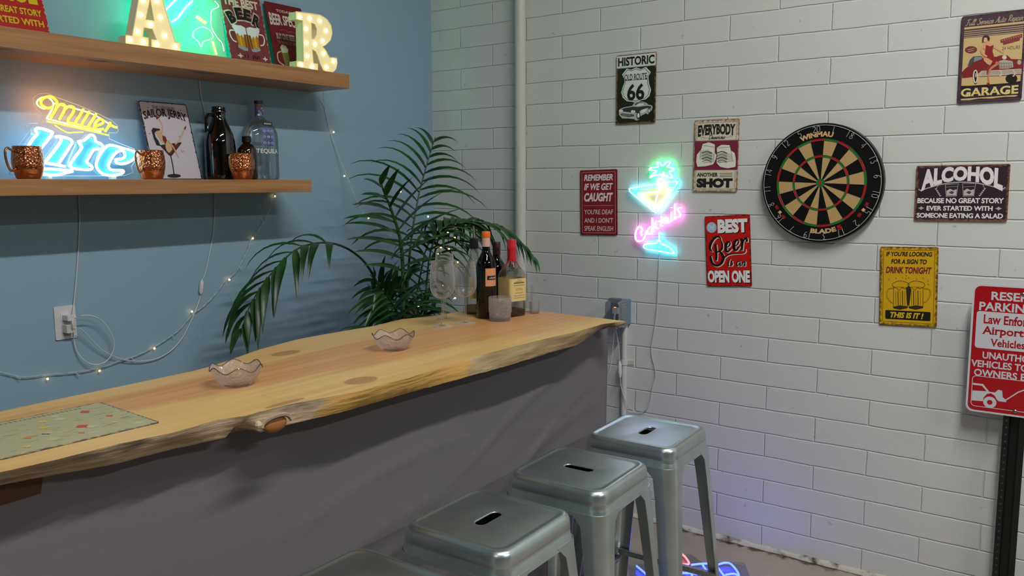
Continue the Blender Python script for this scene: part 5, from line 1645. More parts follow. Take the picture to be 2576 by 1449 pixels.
b_ = MB(); b_.lathe([(.0165, .300), (.0175, .302), (.0175, .309), (.001, .3095)], mat('cork', '#a2765a', .7), 24, sy=.8); b_.lathe([(.019, .309), (.019, .322), (.001, .323)], mat('stopper', '#2a2e48', .4), 24, sy=.8); b_.build('stopper', r_)


class Lab(Sign):
    def __init__(s, parent, w, h, M): s.w, s.h, s.t = w, h, 0; s.root = parent; s.parts = {}; s.pend = None; s.M = M
    def done(s):
        for k, b_ in s.parts.items():
            b_.v = [(x, y, s.ry * sqrt(max(0, 1 - (x / s.rx) ** 2)) + .0006 + z) for x, y, z in b_.v]
            o = b_.build(k if isinstance(k, str) else k[0], s.root, smooth=0); o.matrix_basis = s.M


s = Lab(r_, .19, .23, frame((0, 0, .149), (1, 0, 0), (0, 0, 1))); s.rx, s.ry = .083, .0515
s.rect('brand_tab', .38, .13, .63, .19, '#141418', 1); [s.rect('brand_tab', .41 + q_ * .025, .145, .428 + q_ * .025, .175, '#8a8a8c', 2) for q_ in range(8)]
s.rect('flower_label', .37, .23, .66, .55, '#50547f', 1)
for i in range(3):
    for j in range(3):
        for q_ in range(8):
            c_ = (.415 + .10 * i + .028 * cos(q_ * pi / 4), .285 + .105 * j + .0175 * 1.0 * sin(q_ * pi / 4))
            s.disc('flower_label', c_[0], c_[1], .0014, '#a5a8c4', 2, n=7)
s.disc('flower_label', .515, .39, .0045, '#a5a8c4', 2); s.disc('flower_label', .515, .39, .0030, '#50547f', 3)
s.text('TEQUILA', .22, .79, .60, .69, '#cdd0d2', .012, 0, 2, slab=.03)
s.done()

# ================================================================== things on the bar
M_glass = thin_glass('stemware', (.985, .985, .985), (.93, .94, .94), .03, .55, haze=.03, edge_light=.75, hazecol=(.98, .97, .96))
M_glass2 = thin_glass('cut_crystal', (.985, .98, .985), (.93, .92, .94), .06, .4, haze=.10, hazecol=(.98, .93, .96), bump=170, edge_light=.2)
M_bowl = thin_glass('pressed_glass', (.98, .95, .95), (.93, .90, .90), .10, .4, haze=.16, hazecol=(1, .90, .88), bump=120, edge_light=.15)


def make_wine_glass(h, rb, rr):
    root = empty('wine_glass')
    b_ = MB(); z0 = h * .43
    b_.lathe([(rb * .12, z0), (rb * .5, z0 + h * .02), (rb * .82, z0 + h * .075), (rb * .97, z0 + h * .15), (rb, z0 + h * .22), (rb * .985, z0 + h * .32), (rb * .93, z0 + h * .44), (rr * 1.01, h - .002), (rr, h), (rr * .98, h - .002)], M_glass, 40, cap=False); b_.build('bowl', root, smooth=60)
    b_ = MB(); b_.lathe([(.011, .004), (.006, .014), (.0042, .03), (.0038, z0 * .6), (.0048, z0 * .93), (rb * .12, z0)], M_glass, 16, cap=False); b_.build('stem', root, smooth=60)
    b_ = MB(); b_.lathe([(.036, .0004), (.037, .0014), (.030, .0026), (.011, .0045)], M_glass, 36, cap=False); b_.build('foot', root, smooth=60)
    return root


w1 = make_wine_glass(.228, .043, .036)
w1.location = PZ(1114, 822, BZ); tag(w1, 'clear wine glass standing foremost at the left of the bottles', 'wine glass', 'wine glasses on the bar')
w2 = copy_tree(w1); w2.location = PZ(1171, 814, BZ); w2.scale = (.94, .94, .965); tag(w2, 'clear wine glass between the other glass and the dark wine bottle', 'wine glass', 'wine glasses on the bar')
w3 = copy_tree(w1); w3.location = PZ(1120, 803, BZ); w3.scale = (.86, .86, 1.05); tag(w3, 'clear wine glass farthest back, peeking over the rim of the front one', 'wine glass', 'wine glasses on the bar')


def make_bowl():
    root = empty('glass_bowl')
    b_ = MB()
    def wave(a, k, n): return .0065 * cos(6 * a) * (1 if 5 <= k <= 7 else (.5 if k in (4, 8) else 0))
    b_.lathe([(.030, .0), (.038, .004), (.050, .018), (.0575, .034), (.0605, .042), (.062, .0450), (.0625, .0462), (.0605, .0450), (.058, .041), (.0545, .034), (.047, .019), (.035, .007), (.001, .006)], M_bowl, 60, wave=wave); b_.build('bowl', root, smooth=60)
    b_ = MB(); b_.tube([(.0622 * cos(a), .0622 * sin(a), .0460 + .0065 * cos(6 * a)) for a in [2 * pi * i / 72 for i in range(72)]], .0013, thin_glass('bowl_rim', (.72, .74, .80), (.35, .37, .44), .05, .9), 6, True); b_.build('rim', root)
    return root


bw = make_bowl(); bw.location = PZ(596, 968, BZ); tag(bw, 'wavy rimmed glass bowl on the bar nearer the mat', 'bowl', 'glass bowls on the bar')
b2w = copy_tree(bw); b2w.location = PZ(990, 879, BZ); b2w.rotation_euler = (0, 0, .4); tag(b2w, 'wavy rimmed glass bowl on the bar nearer the bottles', 'bowl', 'glass bowls on the bar')

# cut crystal tumbler
t_ = empty('tumbler', PZ(1258, 806, BZ), label='cut crystal tumbler standing in front of the bottles', cat='tumbler')
b_ = MB(); b_.lathe([(.036, .0), (.0385, .003), (.0400, .03), (.0415, .085), (.0400, .0855), (.0385, .03), (.037, .014), (.001, .013)], M_glass2, 40, cap=False); b_.build('cup', t_, smooth=50)
b_ = MB()
for i in range(22):
    for sg in (1, -1):
        P = [(.0412 * cos(2 * pi * i / 22 + sg * t * .55), .0412 * sin(2 * pi * i / 22 + sg * t * .55), .030 + .040 * t) for t in (0, .25, .5, .75, 1)]
        b_.tube(P, .0005, M_glass2, 4)
b_.build('cut_pattern', t_)
b_ = MB(); b_.lathe([(.0005, .0002), (.0365, .0002), (.0380, .012), (.0005, .0125)], thin_glass('crystal_base', (.90, .90, .94), (.8, .8, .86), .08, .9, haze=.15, hazecol=(.92, .9, .97)), 36, cap=False); b_.build('base', t_)

# shot glasses behind the square bottle
sg1 = empty('shot_glass', PZ(1345, 788, BZ), label='small shot glass at the right of the red wax bottle', cat='shot glass')
b_ = MB(); b_.lathe([(.019, 0), (.0195, .01), (.0225, .046), (.0215, .046), (.0185, .012), (.001, .011)], M_glass, 28, cap=False); b_.lathe([(.001, .0005), (.019, .0005), (.019, .009), (.001, .009)], M_glass2, 28, cap=False); b_.build('cup', sg1, smooth=50)
sg2 = empty('shot_glass', PZ(1328, 782, BZ), label='tall narrow shot glass behind the red wax bottle', cat='shot glass')
b_ = MB(); b_.lathe([(.018, 0), (.0185, .01), (.0225, .098), (.0215, .098), (.0175, .014), (.001, .013)], M_glass, 28, cap=False); b_.build('cup', sg2, smooth=50)

# dark wine bottle with the orange cap
M_dark = mat('black_green_glass', '#030303', .06, spec=.45, coat=.15)


def wine_body(r=.0365, h=.312):
    return [(r * .9, 0), (r, .004), (r, .185), (r * .97, .200), (r * .82, .216), (r * .6, .230), (.0155, .244), (.0140, .256), (.0138, h - .002), (.0125, h)]


wb = empty('wine_bottle', PZ(1224, 799, BZ), rz=-.95, label='dark wine bottle with an orange and pink capsule and peach label', cat='bottle')
b_ = MB(); b_.lathe(wine_body(), M_dark, 40); b_.build('body', wb, smooth=50)
M_or = mat('orange_cap', '#e8701a', .35); M_pk = mat('pink_foil', '#d6aba4', .4)
b_ = MB(); b_.lathe([(.0150, .262), (.0152, .294), (.0152, .2945)], M_pk, 28, cap=False); b_.lathe([(.0155, .294), (.0160, .296), (.0160, .3145), (.0150, .317), (.001, .317)], M_or, 28, cap=False); b_.build('capsule', wb)
M_pe = mat('peach_label', '#dd9468', .55)


def wrap(root, name, r, z0, z1, a0, a1, m, out=.0004, sq=None):
    b_ = MB(); n_ = 16; V = []
    for i in range(n_ + 1):
        a = a0 + (a1 - a0) * i / n_
        V += [((r + out) * cos(a), (r + out) * sin(a), z0), ((r + out) * cos(a), (r + out) * sin(a), z1)]
    b_.add(V, [(2 * i, 2 * i + 2, 2 * i + 3, 2 * i + 1) for i in range(n_)], m); return b_.build(name, root)


# camera sees the bottle from the -x, -y side; the label faces -y
wrap(wb, 'label', .0365, .120, .185, -1.62, -.35, M_pe)
wrap(wb, 'label_band', .0365, .143, .158, -1.45, -.45, mat('label_black', '#0d0c0d', .5), .0008)
for i in range(5): wrap(wb, 'label_letter', .0365, .147, .152 + .002 * (i % 2), -1.22 + i * .15, -1.12 + i * .15, ink('#8e8a88'), .0011)

# second dark bottle behind it
rb_ = empty('wine_bottle', PZ(1250, 785, BZ), label='dark red capped wine bottle hidden behind the orange capped one', cat='bottle')
b_ = MB(); b_.lathe([(r_2, z * .86 if z > .2 else z * .9) for r_2, z in wine_body(.037)], M_dark, 40); b_.build('body', rb_, smooth=50)
b_ = MB(); b_.lathe([(.0150, .222), (.0152, .267), (.0140, .2695), (.001, .2695)], mat('wine_foil', '#2c070d', .4), 28, cap=False); b_.build('capsule', rb_)

# clear bottle with a pour spout
M_cb = thin_glass('pale_bottle', (.95, .95, .91), (.62, .64, .58), .03, .5, edge_light=.3, hazecol=(.9, .9, .86))
pb = empty('spout_bottle', PZ(1194, 788, BZ), label='clear bottle with a metal pour spout behind the wine glasses', cat='bottle')
b_ = MB(); b_.lathe([(.035, 0), (.038, .004), (.038, .150), (.034, .172), (.024, .195), (.0165, .218), (.0150, .248)], M_cb, 40); b_.build('body', pb, smooth=50)
b_ = MB(); b_.lathe([(.034, .004), (.0365, .008), (.0365, .030), (.001, .030)], thin_glass('pale_liquor', (.62, .56, .36), (.4, .36, .2), .05, .3, haze=.2, hazecol=(.5, .45, .25)), 32, cap=False); b_.build('liquor', pb)
wrap(pb, 'label', .038, .062, .142, -3.0, -.9, mat('cream_label', '#cdb87a', .6))
M_chr = mat('chrome_spout', '#c9b9b6', .15, 1.0)
b_ = MB(); b_.lathe([(.016, .247), (.0165, .250), (.0165, .283), (.014, .286), (.001, .286)], mat('spout_rubber', '#0a0a0b', .5), 24); b_.build('stopper', pb)
b_ = MB(); b_.lathe([(.0135, .286), (.0135, .289), (.001, .289)], M_chr, 24); b_.tube([(0, 0, .288), (-.001, 0, .305), (-.003, 0, .331)], [.0052, .0042, .0028], M_chr, 10); b_.build('spout', pb)

# square bourbon bottle sealed with red wax
M_wax = mat('red_wax', '#c4142a', .28, coat=.4)
bq = empty('bourbon_bottle', PZ(1288, 793, BZ), rz=radians(-14), label='squarish clear bottle sealed in dripping red wax with a cream label', cat='bottle')
M_bb = thin_glass('bourbon_glass', (.97, .965, .95), (.72, .71, .68), .03, .5, edge_light=.3, hazecol=(.95, .93, .9))
def sqr(h, r, z): return [(x, y, z) for x, y in rrect(h, h, r, 8)]
b_ = MB(); b_.loops([sqr(.036, .010, 0), sqr(.0395, .012, .004), sqr(.040, .012, .148), sqr(.039, .016, .160), sqr(.034, .022, .174), sqr(.026, .0255, .186), sqr(.0175, .0172, .197), sqr(.0145, .0142, .212), sqr(.0140, .0138, .250)], M_bb, True, True); b_.build('body', bq, smooth=60)
b_ = MB(); b_.loops([sqr(.034, .010, .004), sqr(.0375, .012, .008), sqr(.0375, .012, .024), sqr(.0005, .0004, .0245)], thin_glass('bourbon', (.42, .30, .16), (.25, .17, .08), .05, .4, haze=.3, hazecol=(.22, .14, .07)), True, True); b_.build('liquor', bq)
b_ = MB(); b_.loops([sqr(.0405, .0122, .058), sqr(.0405, .0122, .142)], mat('cream_paper', '#d9c184', .6)); b_.build('label', bq)
for j, (z, w_, c_) in enumerate(((.136, .018, '#5e5434'), (.130, .030, '#4a4128'), (.124, .050, '#3c3420'), (.116, .056, '#4a4128'), (.104, .030, '#6e6440'), (.099, .036, '#8a4a2e'), (.088, .040, '#5e5434'), (.078, .050, '#5e5434'), (.070, .058, '#5e5434'))):
    b_ = MB(); b_.add([(-w_ / 2, -.0409, z), (w_ / 2, -.0409, z), (w_ / 2, -.0409, z + (.0035 if j == 2 else .0014)), (-w_ / 2, -.0409, z + (.0035 if j == 2 else .0014))], [(0, 1, 2, 3)], ink(c_)); b_.build('label_line', bq, smooth=0)
b_ = MB(); b_.lathe([(.0155, .205), (.0168, .212), (.0165, .245), (.0180, .249), (.0180, .256), (.0168, .259), (.0172, .281), (.0160, .284), (.001, .284)], M_wax, 32, cap=False)
for i in range(8):
    a = 2 * pi * i / 8 + .35; ln = (.010, .034, .014, .040, .012, .030, .010, .038)[i]
    P = []
    for t in range(7):
        z = .212 - ln * t / 6
        r = interp([(.15, .0405), (.160, .0395), (.174, .0335), (.186, .0262), (.197, .0185), (.207, .0158), (.212, .0160)], z)
        P.append((r * cos(a), r * sin(a), z))
    b_.tube(P, [.0034, .0028, .0022, .0020, .0020, .0024, .0016], M_wax, 7)
b_.build('wax_seal', bq)

# tin sign lying flat on the bar
c_ = [PZ(*p, BZ) for p in ((195, 1022), (350, 1080), (85, 1143), (-72, 1076))]
cen_ = sum(c_, Vector()) / 4
Xv = ((c_[1] - c_[0]) + (c_[2] - c_[3])); Xv.z = 0; Xv.normalize()
# its long side runs along the bar: x axis along the bar, top edge away from the camera
Fx = ((c_[0] - c_[3]) + (c_[1] - c_[2])); Fx.z = 0; Fx.normalize(); Fy = Vector((-Fx.y, Fx.x, 0))
s = Sign('tin_sign', .30, .26, frame(cen_ + Vector((0, 0, .0008)), Fx, Fy), 'pale green tin sign lying flat on the bar with small red drawings', 'sign', tin('#828164', .30, .26, '#4a3c40', .005), thick=.0012, rad=.006)
rn = random.Random(5)
s.script('Coc', .22, .30, .06, .11, .002, '#4a4638') if False else None
for i in range(22):
    u = .16 + i * .031
    s.line('lettering', [(u, .055 + .018 * rn.random()), (u + .012, .095)], .0022, '#55503c', 2, False, False)
for i in range(46):
    u, v = .06 + .86 * rn.random(), .16 + .76 * rn.random(); w_ = .03 + .05 * rn.random()
    s.line('lettering', [(u, v), (u + w_, v + .004)], .0011, '#7d7a5c', 2, False, False)
for (u, v, k_, col) in ((.80, .22, 1.0, '#9c3030'), (.86, .50, .7, '#a04038'), (.62, .63, 1.2, '#a02c2c'), (.55, .80, .6, '#a0584a'), (.28, .62, .8, '#a0683c'), (.44, .44, 1.0, '#a08a30'), (.20, .84, .7, '#a08a50'), (.80, .72, .6, '#a8865c'), (.5, .25, .9, '#a08c4c'), (.12, .45, .8, '#8a8e6c')):
    s.poly('picture', [(u - .035 * k_, v - .005), (u - .005, v - .04 * k_), (u + .035 * k_, v), (u + .01, v + .035 * k_), (u - .015 * k_, v + .03 * k_)], col, 2)
    s.line('picture', [(u, v + .03 * k_), (u + .005, v + .06 * k_)], .0018, col, 2, False, False)
for i in range(16):
    u, v = .08 + .84 * rn.random(), .14 + .78 * rn.random(); k_ = .02 + .03 * rn.random()
    s.poly('picture', [(u - k_, v), (u, v - k_ * 1.2), (u + k_, v + .01), (u, v + k_)], rn.choice(['#79795a', '#8e8e70', '#82805e', '#888c6a']), 1)
s.done()

# ================================================================== power outlet, plugs and cords on the blue wall
M_plastic = mat('white_plastic', '#d8d8da', .35)
q = PY(163, 811, 0); ou = empty('wall_outlet', (q.x, 0, q.z), label='white double outlet plate on the blue wall under the shelves', cat='outlet')
b_ = MB(); b_.prism(rrect(.0365, .058, .004), 0, .006, M_plastic); o = b_.build('plate', ou, smooth=0); o.matrix_basis = frame((0, 0, 0), (1, 0, 0), (0, 0, 1))
for dz in (-.0195, .0195):
    b_ = MB(); b_.prism(rrect(.0165, .0145, .006), .006, .0075, M_plastic)
    for dx in (-.006, .006): b_.prism(rrect(.0010, .0040, .0005, 1, dx, .003), .0075, .0077, M_hole)
    o = b_.build('socket', ou, smooth=0); o.matrix_basis = frame((0, 0, dz), (1, 0, 0), (0, 0, 1))
def adapter(dx, dz, w_, h_, d_, lab, m):
    r_ = empty('power_adapter', (q.x + dx, -.0078, q.z + dz), label=lab, cat='plug')
    b_ = MB(); b_.prism(rrect(w_ / 2, h_ / 2, .003), 0, d_, m); o = b_.build('body', r_, smooth=0, bevel=.0015); o.matrix_basis = frame((0, 0, 0), (1, 0, 0), (0, 0, 1))
    b_ = MB(); b_.tube([(w_ * .2, -d_ + .004, 0), (w_ * .2 + .008, -d_ - .001, 0)], .0032, m, 8); b_.build('strain_relief', r_)
adapter(.004, .0185, .030, .020, .036, 'white plug in the upper socket of the outlet', M_plastic)
adapter(.002, -.0195, .030, .030, .030, 'small square white charger in the lower socket', mat('ivory_plastic', '#cfcdc4', .35))
M_cord = mat('white_cord', '#d2d4d6', .4)


def on_blue(P, y=-.006): return [Vector(PY(a, b2, y if not isinstance(y, list) else y[min(i, len(y) - 1)])) for i, (a, b2) in enumerate(P)]


cA = on_blue([(197, 470), (198, 500), (200, 560), (196, 640), (191, 710), (185, 775), (183, 815), (185, 850), (192, 880), (210, 905), (235, 917), (262, 912), (282, 890), (287, 860), (275, 830), (255, 806), (235, 796), (215, 793), (203, 796)], [-.004, -.004, -.004, -.004, -.005, -.012, -.05, -.014, -.012, -.02, -.025, -.028, -.03, -.034, -.038, -.042, -.045, -.047, -.046])
b_ = MB(); b_.tube(catmull(cA, 5), .0021, M_cord, 7); attach(b_.build('power_cord'), Mr)
cB = on_blue([(540, 470), (540, 520), (537, 580), (530, 620), (518, 680), (508, 706)], -.004)
b_ = MB(); b_.tube(catmull(cB, 5), .0019, M_cord, 7)
cB2 = on_blue([(505, 738), (500, 758), (488, 790), (472, 825), (455, 855), (430, 882), (400, 900), (365, 908), (330, 908), (295, 900), (260, 882), (235, 860), (215, 838), (203, 828), (198, 826)], [-.004, -.006, -.010, -.010, -.008, -.008, -.010, -.012, -.014, -.018, -.022, -.028, -.034, -.038, -.040])
b_.tube(catmull(cB2, 5), .0019, M_cord, 7); oB = attach(b_.build('power_cord'), gr)
a_, b3 = PY(508, 704, -.008), PY(505, 740, -.008)
b_ = MB(); b_.tube([a_, a_ * .8 + b3 * .2, a_ * .2 + b3 * .8, b3], [.004, .0085, .0085, .0045], M_plastic, 10); attach(b_.build('inline_switch'), oB)
cC = on_blue([(502, 200), (505, 235), (511, 265), (517, 290), (522, 330), (520, 400), (520, 446)], -.004)
b_ = MB(); b_.tube(catmull(cC, 5), .0018, M_cord, 7); attach(b_.build('power_cord'), gr)

# ------------------------------------------------------------------ fairy light strings
M_wirec = thin_glass('clear_wire', (.80, .83, .84), (.5, .54, .56), .2, .6, haze=.75, hazecol=(.9, .94, .95))
M_fairy = glow('fairy_bulb', (1.0, .58, .20), 7.0)
M_fcap = thin_glass('bulb_tip', (.95, .9, .8), (.8, .7, .5), .1, .5)


def fairy(root, p, d):
    b_ = MB(); b_.sphere(p + d * .010, .0040, M_fairy, 8, (1, 1, 1)); b_.tube([p, p + d * .008], .0018, M_fcap, 6)
    b_.build('bulb', root)


f1 = empty('fairy_lights', (0, 0, 0), label='string of warm fairy lights drooping across the blue wall from the lower shelf', cat='string lights')
P = [(691, 478), (686, 505), (672, 540), (655, 570), (633, 600), (622, 630), (608, 658), (590, 688), (567, 706), (540, 742), (510, 772), (485, 790), (452, 828), (420, 852), (388, 872), (345, 893), (300, 908), (250, 925), (190, 936), (118, 942), (60, 948), (20, 940), (-40, 925), (-140, 890)]
Y_ = [-.03, -.012] + [-.010] * 30
W1 = catmull([Vector(PY(a, b2, Y_[i])) for i, (a, b2) in enumerate(P)], 6)
b_ = MB()
b_.tube([p + Vector((.0016 * sin(i * 1.1), -.001, .0016 * cos(i * 1.1))) for i, p in enumerate(W1)], .0011, M_wirec, 5)
b_.tube([p - Vector((.0016 * sin(i * 1.1), .001, .0016 * cos(i * 1.1))) for i, p in enumerate(W1)], .0011, M_wirec, 5); b_.build('wire', f1)
for (a, b2, dx, dz) in ((690, 488, 0, -1), (630, 600, 1, 0), (571, 702, 1, -.4), (487, 784, -1, .2), (385, 871, .4, -1), (249, 926, 0, -1), (118, 946, 0, -1), (-40, 930, 0, -1)):
    d = Vector((dx, -.35, dz)).normalized(); fairy(f1, Vector(PY(a, b2, -.010)), d)
for (a, b2) in ((656, 550), (600, 668), (430, 842), (330, 900), (190, 938), (40, 946)):
    p = Vector(PY(a, b2, -.011)); b_ = MB(); b_.tube([p, p + Vector((.012, -.004, -.012))], .0015, M_wirec, 5); b_.build('unlit_bulb', f1)

f2 = empty('fairy_lights', (0, 0, 0), label='string of warm fairy lights from the top shelf end into the palm', cat='string lights')
P = [(812, 228, -.05), (815, 262, -.01), (823, 295, -.01), (832, 335, -.01), (846, 375, -.015), (862, 418, -.03), (878, 458, -.06), (898, 508, -.13), (918, 542, -.22), (945, 570, -.30), (980, 592, -.38), (1010, 604, -.43), (1045, 606, -.50), (1080, 600, -.56), (1105, 584, -.60), (1128, 574, -.63), (1140, 590, -.63), (1130, 612, -.62), (1110, 622, -.61), (1098, 650, -.58), (1080, 690, -.55), (1062, 712, -.53), (1048, 742, -.52), (1042, 772, -.52), (1050, 808, -.52)]
W2 = catmull([Vector(PY(a, b2, y)) for a, b2, y in P], 6)
b_ = MB()
for sg in (1, -1): b_.tube([p + Vector((sg * .0016 * sin(i * 1.1), -.001, sg * .0016 * cos(i * 1.1))) for i, p in enumerate(W2)], .0010, M_wirec, 5)
b_.build('wire', f2)
for (a, b2, y, dx, dz) in ((834, 332, -.012, 1, 0), (868, 440, -.05, -1, -.6), (922, 546, -.24, .5, -.2), (1012, 606, -.45, 0, -1), (1002, 482, -.44, 1, 0), (1071, 545, -.5, .4, 0), (1125, 580, -.64, 0, -1), (1140, 594, -.64, .4, -.6), (1106, 618, -.62, 0, -.4), (1124, 624, -.62, .4, -.3), (1100, 634, -.62, 0, -1), (1148, 655, -.62, .2, -.6), (1047, 770, -.53, 1, 0), (1140, 752, -.60, .8, .3)):
    fairy(f2, Vector(PY(a, b2, y)), Vector((dx, -.4, dz)).normalized())

# ================================================================== outlet box on the block wall
bx = empty('outlet_box', (0, -1.147, .970), label='grey steel outlet box with a smoky weather cover on the block wall', cat='outlet box')
M_gry = mat('box_blue_grey', '#6d8494', .5); M_smoke = thin_glass('smoky_cover', (.74, .74, .78), (.5, .5, .56), .08, .5, haze=.14, hazecol=(.55, .55, .62))
b_ = MB(); b_.box((-.026, 0, .002), (.052, .072, .116), M_gry); b_.build('body', bx, smooth=0, bevel=.003)
b_ = MB(); b_.box((-.055, 0, .002), (.006, .080, .124), M_gry); b_.box((-.060, 0, .0), (.006, .034, .070), mat('socket_face', '#2a2a2e', .5)); b_.build('socket_plate', bx, smooth=0, bevel=.001)
b_ = MB(); b_.loops([[(x, y, z) for y, z in rrect(h1, h2, .008, 4)] for x, h1, h2 in ((-.058, .041, .063), (-.10, .039, .060), (-.118, .034, .055))], M_smoke, False, True)
b_.box((-.09, 0, .066), (.03, .05, .010), M_smoke); b_.build('weather_cover', bx, smooth=40)
b_ = MB(); b_.box((-.072, .004, .012), (.022, .024, .026), M_plastic); b_.tube([(-.080, .004, .004), (-.086, .004, -.02), (-.080, .004, -.055), (-.070, 0, -.072)], .004, M_plastic, 8); b_.build('plug', bx, smooth=0)
b_ = MB(); b_.sphere((-.066, .012, .024), .0035, glow('box_indicator', (1.0, .25, .06), 6.0), 8, (.6, 2, 1)); b_.build('indicator', bx)

def on_block(P, x): return [Vector(PX(a, b2, x[min(i, len(x) - 1)])) for i, (a, b2) in enumerate(P)]
b_ = MB()
q1 = on_block([(1546, 806), (1548, 826), (1553, 850), (1557, 880), (1559, 908)], [-.07, -.06, -.05, -.045, -.042])
q2 = on_block([(1560, 950), (1563, 975), (1570, 1000), (1580, 1020), (1590, 1030), (1600, 1036), (1615, 1037), (1628, 1027), (1636, 1005), (1642, 970), (1649, 945), (1646, 920), (1640, 895), (1639, 870), (1645, 835), (1652, 780), (1656, 700), (1659, 630)], [-.042, -.04, -.036, -.03, -.02, -.012, -.008, -.006])
M_cl = mat('clear_cord', '#c4c2c8', .3)
b_.tube(catmull(q1, 5), .0022, M_cl, 7); b_.tube(catmull(q2, 5), .0022, M_cl, 7); oC = attach(b_.build('power_cord'), cr_)
a_, b3 = q1[-1], q2[0]
b_ = MB(); b_.tube([a_, a_ * .75 + b3 * .25, a_ * .25 + b3 * .75, b3], [.0035, .0085, .0085, .004], M_plastic, 10); attach(b_.build('inline_switch'), oC)
b_ = MB(); b_.tube(catmull(on_block([(1544, 806), (1545, 830), (1542, 870), (1539, 900), (1533, 935), (1515, 980), (1500, 1040)], [-.07, -.06, -.05, -.05, -.06, -.08, -.10]), 5), .0022, M_cl, 7)
attach(b_.build('power_cord'), fr_)

# ================================================================== palm behind the bar
M_leaf = mat('palm_leaf', '#1d4a1c', .38, spec=.5)
noise_color(M_leaf, 9, '#0f3012', '#275520', 3); add_bump(M_leaf, 60, .0015, .3)
M_stem = mat('palm_stem', '#2c4a24', .5); noise_color(M_stem, 20, '#20361a', '#3a5a2c', 4)
pal = empty('potted_palm', (-.92, -.52, 0), label='dark green potted palm with arching fronds in the corner behind the bar', cat='plant')
po = Vector((-.92, -.52, 0))
b_ = MB(); M_pot = mat('dark_pot', '#17181a', .6); b_.lathe([(.10, 0), (.115, .005), (.145, .26), (.150, .27), (.150, .29), (.138, .29), (.132, .25), (.001, .25)], M_pot, 36, cap=False); b_.build('pot', pal, smooth=40)
b_ = MB(); b_.lathe([(.135, .255), (.001, .262)], mat('soil', '#2a2018', .9), 24, cap=False); b_.build('soil', pal)
rp_ = random.Random(21)


def frond(P, length, nleaf, t0=.25, droop=.5, spread=1.0, tilt=(0, 0, 1), r0=.005, wid=.016, up=0.0, taper=.45, side=(1, 1)):
    R = catmull([Vector(PY(a, b2, y)) - po for a, b2, y in P], 8)
    L_ = [0]
    for i in range(1, len(R)): L_.append(L_[-1] + (R[i] - R[i - 1]).length)
    tot = L_[-1]
    def at(s):
        s *= tot
        for i in range(1, len(R)):
            if L_[i] >= s:
                f = (s - L_[i - 1]) / max(1e-6, L_[i] - L_[i - 1]); return R[i - 1].lerp(R[i], f), (R[i] - R[i - 1]).normalized()
        return R[-1], (R[-1] - R[-2]).normalized()
    b_ = MB()
    b_.tube(R, [r0 * (1 - .75 * i / (len(R) - 1)) for i in range(len(R))], M_stem, 6)
    T = Vector(tilt).normalized()
    for k in range(nleaf):
        for sg in (1, -1):
            if side[0 if sg > 0 else 1] == 0: continue
            s = t0 + (1 - t0) * (k + .5 * (sg > 0) * .7) / nleaf
            if s > .995: continue
            p, tg = at(s)
            sd = tg.cross(T); sd = sd.normalized() if sd.length > 1e-4 else Vector((1, 0, 0))
            e = (s - t0) / (1 - t0)
            ln = length * (.55 + .45 * sin(pi * min(1, .18 + e * .9))) * (1 - taper * max(0, e - .6) / .4) * (.85 + .3 * rp_.random())
            ang = 1.25 - .65 * e
            d = (tg * cos(ang) + sd * sg * sin(ang) * spread + T * (.18 + up) + Vector((rp_.uniform(-.08, .08), rp_.uniform(-.08, .08), rp_.uniform(-.05, .08)))).normalized()
            pts = [p]; K = 7
            for j in range(K):
                d = (d + Vector((0, 0, -droop * .22 * (.5 + j / K)))).normalized()
                pts.append(pts[-1] + d * ln / K)
            nrm = d.cross(sd * sg)
            V = []
            for j, q in enumerate(pts):
                f = j / K; w_ = wid * (min(1, .35 + f * 3.2) * (1 - max(0, f - .35) / .65) ** .8 + .03)
                tt = (pts[min(j + 1, K)] - pts[max(j - 1, 0)]).normalized()
                ac = tt.cross(Vector((0, 0, 1)) + T * .3 + Vector((0, -.35, 0))); ac = ac.normalized() if ac.length > 1e-4 else sd
                nn_ = ac.cross(tt)
                V += [q + ac * w_ / 2 + nn_ * w_ * .18, q, q - ac * w_ / 2 + nn_ * w_ * .18]
            F = []
            for j in range(K): F += [(3 * j, 3 * j + 3, 3 * j + 4, 3 * j + 1), (3 * j + 1, 3 * j + 4, 3 * j + 5, 3 * j + 2)]
            b_.add(V, F, M_leaf)
    return b_.build('frond', pal, smooth=60)


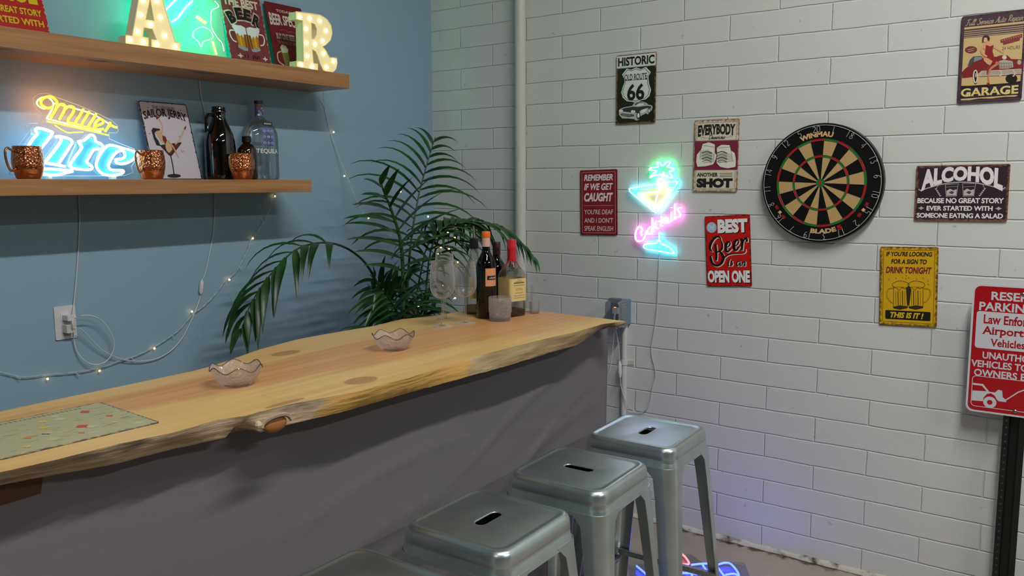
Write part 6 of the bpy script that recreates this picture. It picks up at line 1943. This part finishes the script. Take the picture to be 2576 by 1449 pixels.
VIEW = (-.62, -.75, .2)
frond([(1020, 860, -.52), (1025, 720, -.50), (1035, 600, -.48), (1052, 500, -.47), (1072, 420, -.46), (1095, 345, -.45)], .32, 13, .44, .95, 1.0, VIEW, .007, .026)
frond([(1010, 860, -.54), (1014, 720, -.56), (1008, 610, -.57), (985, 530, -.57), (965, 480, -.57), (955, 445, -.57)], .28, 8, .42, .30, 1.0, VIEW, .010, .038, .30)
frond([(1000, 860, -.50), (960, 740, -.48), (925, 670, -.46), (885, 632, -.44), (840, 613, -.42), (795, 612, -.40), (745, 628, -.385), (700, 668, -.37), (655, 725, -.36), (622, 785, -.36), (604, 850, -.36)], .27, 11, .50, 1.15, .5, (0, -.2, 1), .0060, .030, .0, .35)
frond([(1045, 860, -.55), (1075, 760, -.57), (1090, 660, -.60), (1108, 590, -.64), (1150, 566, -.68), (1200, 560, -.73), (1255, 575, -.78), (1305, 610, -.83), (1345, 655, -.87)], .26, 18, .30, 1.35, .7, (0, -.2, 1), .0055, .028, .0, .35)
frond([(1045, 860, -.58), (1070, 740, -.60), (1080, 650, -.62), (1100, 590, -.64), (1140, 560, -.66), (1190, 562, -.68), (1230, 600, -.70)], .24, 14, .40, 1.4, .8, (0, -.2, 1), .005, .028, .0, .35)
frond([(1022, 880, -.56), (1005, 800, -.60), (975, 745, -.63), (948, 722, -.65)], .20, 8, .2, .9, 1.0, VIEW, .006, .028)
frond([(1030, 880, -.50), (1022, 790, -.44), (1000, 730, -.40), (985, 700, -.38)], .20, 8, .25, .9, 1.0, VIEW, .006, .028)
frond([(1030, 890, -.54), (1050, 830, -.55), (1060, 780, -.56), (1066, 745, -.57)], .16, 8, .15, .8, 1.0, VIEW, .005, .026)
frond([(1035, 860, -.50), (1045, 760, -.44), (1060, 680, -.40), (1075, 620, -.38), (1110, 585, -.37), (1150, 590, -.36), (1190, 630, -.35)], .22, 10, .35, 1.0, .8, (0, -.2, 1), .005, .026)
frond([(1015, 870, -.52), (985, 800, -.55), (950, 745, -.57), (925, 715, -.58)], .20, 6, .15, .5, 1.0, VIEW, .006, .026)
frond([(1025, 870, -.52), (1000, 790, -.46), (955, 720, -.42), (930, 690, -.40)], .22, 7, .2, .7, 1.0, VIEW, .006, .026)
frond([(1020, 890, -.60), (980, 850, -.64), (940, 835, -.68), (905, 840, -.70)], .18, 6, .2, .7, .9, (0, -.2, 1), .005, .024)
frond([(1035, 870, -.54), (1050, 790, -.58), (1075, 730, -.62), (1100, 700, -.66)], .18, 7, .25, .9, 1.0, VIEW, .005, .024)
frond([(1028, 880, -.5), (1040, 830, -.40), (1075, 790, -.33), (1110, 790, -.28)], .18, 7, .2, .9, 1.0, VIEW, .005, .024)
b_ = MB()
for k in range(7):
    a = k * .9; b_.tube([Vector((.03 * cos(a), .03 * sin(a), .25)), Vector((.045 * cos(a), .045 * sin(a), .55)), Vector((.06 * cos(a) - .02, .05 * sin(a), .95))], [.011, .008, .006], M_stem, 7)
b_.build('stem_clump', pal)
